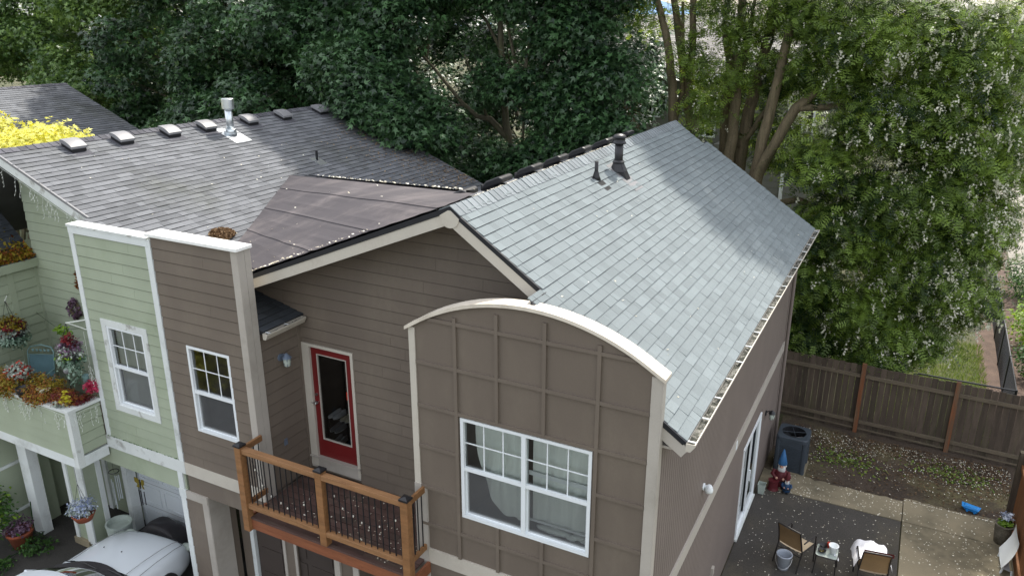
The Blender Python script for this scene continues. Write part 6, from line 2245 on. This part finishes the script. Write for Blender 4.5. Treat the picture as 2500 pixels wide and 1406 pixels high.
mb = MB().hexa([(-12.5, 29.2, 7.5), (3, 29.2, 7.5), (3, 35, 10.1), (-12.5, 35, 10.1), (-12.5, 29.2, 7.65), (3, 29.2, 7.65), (3, 35, 10.25), (-12.5, 35, 10.25)])
rb = mb.build('roof', 'bg_roof', BH)
shingles(rb, (-12.5, 35, 10.26), (1, 0, 0), (0, -5.8, -2.6), 30, .21, 'bg_roof', lambda t: [(0, 15.5)], .3, .7, lift=.004)
MB().box(-12.5, 3, 29.12, 29.2, 7.42, 7.66).build('gutter', 'white_paint', BH)
w_.box(MB(), -2.9, -2.2, 3.4, 4.6, .0, 1.4).build('porch_gable', 'bg_wall', BH)
for lab, x0, x1, y, h in (('long white commercial building far behind the trees at the centre', -28, -6, 78, 9.8), ('pale commercial building far behind the locust trunks', -4, 16, 84, 9.5)):
    t = thing('far_building', lab, 'building', ((x0 + x1) / 2, y, 0))
    MB().box(x0, x1, y, y + 14, 0, h).build('wall', 'bg_white', t)
    MB().box(x0 - .4, x1 + .4, y - .4, y + 14.4, h, h + .5).build('roof', 'bg_roof', t)
    k = x0 + 2
    while k < x1 - 3:
        MB().box(k, k + 2, y - .06, y, h - 3, h - 1.2).build('window', 'glass_dark', t)
        k += 4
mb = MB()
pts = [(-900 + k * 60, 760, 4 + 26 * (.5 + .5 * math.sin(k * .7)) * (.6 + .4 * math.sin(k * 1.9))) for k in range(31)]
mb.grid([[(x, 700, -1) for x, y, z in pts], pts, [(x, 860, -1) for x, y, z in pts]])
structure('hills', mb, 'hill', smooth=True)

# ---------------------------------------------------------------- fallen petals and leaves
n = 420
litter('fallen_petals', 'petal_litter', np.c_[NR.uniform(3.6, 6.35, n), NR.uniform(4.5, 8.35, n), np.full(n, .034)], .024, 'white petals scattered over the dark patio slab', 'petals')
n = 420
litter('fallen_petals', 'petal_litter', np.c_[NR.uniform(6.4, 8.3, n), 8.0 + NR.normal(0, 1.3, n).clip(-2.4, 1.25), np.full(n, .045)], .025, 'white petals scattered over the tan concrete slabs', 'petals')
n = 220
litter('fallen_petals', 'petal_litter', np.c_[NR.uniform(3.7, 6.4, n), NR.uniform(8.4, 9.2, n), np.full(n, .044)], .028, 'white petals on the concrete strip before the gnomes', 'petals')
n = 1500
litter('fallen_petals', 'petal_litter', np.c_[NR.uniform(3.5, 8.55, n), 11.7 - np.abs(NR.normal(0, .95, n)).clip(0, 2.4), .035 + NR.random(n) * .02], .023, 'white petals covering the bare yard soil by the fence', 'petals')
n = 4600
litter('dead_leaves', 'soil_litter', np.c_[3.5 + 5.05 * NR.random(n) ** .7, 11.8 - np.abs(NR.normal(0, 1.1, n)).clip(0, 2.5), .03 + NR.random(n) * .02], .05, 'brown dead leaf litter over the bare yard soil', 'leaf litter', tmpl=T_LEAF)
n = 300
litter('weeds', 'grass_blade', np.r_[np.c_[NR.normal(5.1, .35, n), NR.normal(10.4, .3, n), np.full(n, .04)], np.c_[NR.normal(7.4, .5, n), NR.normal(10.9, .25, n), np.full(n, .04)]], .09, 'sparse green weeds in the yard soil', 'weeds', tmpl=T_LEAF, flat=.9)
n = 170
dx = NR.uniform(-2.85, .05, n) ** 1
litter('fallen_petals', 'petal_litter', np.c_[-2.8 + 2.8 * NR.random(n) ** .6, NR.uniform(-.38, 1.0, n), np.full(n, 2.672)], .023, 'white petals on the cedar balcony deck', 'petals')


def on_patch(n, s0=0, s1=1, t0=0, t1=1, dz=.05):
    out = []
    for _ in range(n):
        p = patch(s0 + (s1 - s0) * RR.random(), t0 + (t1 - t0) * RR.random() ** .8)
        out.append((p.x, p.y, p.z + dz))
    return out


litter('fallen_petals', 'petal_litter', on_patch(34) + on_patch(80, .35, .9, .965, .995, .045) + on_patch(60, .62, .9, .98, .995, .045), .028, 'white petals on the brown roof membrane', 'petals')
q = []
for _ in range(380):
    t, s = RR.random() ** 1.4 * .85, abs(RR.gauss(0, .26)) + .03
    p = Bm.lerp(Am, t).lerp(Vb, min(s, .9))
    q.append((p.x, p.y, p.z + .06 * (1 - s) + .03))
litter('fallen_petals', 'petal_litter', q, .032, 'white petals drifted behind the roof cricket', 'petals')
q = [(XR - .17 - abs(RR.gauss(0, .08)), RR.uniform(.6, 8), 0) for _ in range(500)]
litter('fallen_petals', 'petal_litter', [(x, y, zl(x) + .03) for x, y, _ in q], .032, 'white petals along the far side of the grey ridge', 'petals')
q = [(GX + 1.0 + 3.6 * RR.random(), 10.0 - abs(RR.gauss(0, 1.1)), 0) for _ in range(1500)]
litter('dead_leaves', 'dry_litter', [(x, y, zg(x) + .03) for x, y, _ in q], .05, 'brown leaf litter on the shaded back of the old roof', 'leaf litter', tmpl=T_LEAF)
q = [(GX + .6 + 4.0 * RR.random(), RR.uniform(.6, 10), 0) for _ in range(80)]
litter('fallen_petals', 'petal_litter', [(x, y, zg(x) + .03) for x, y, _ in q], .03, 'stray white petals on the old grey roof', 'petals')
q = [(XR + .3 + 3.0 * RR.random(), RR.uniform(.6, 10.6), 0) for _ in range(60)]
litter('fallen_petals', 'petal_litter', [(x, y, zr(x) + .026) for x, y, _ in q], .026, 'stray white petals on the new grey roof', 'petals')
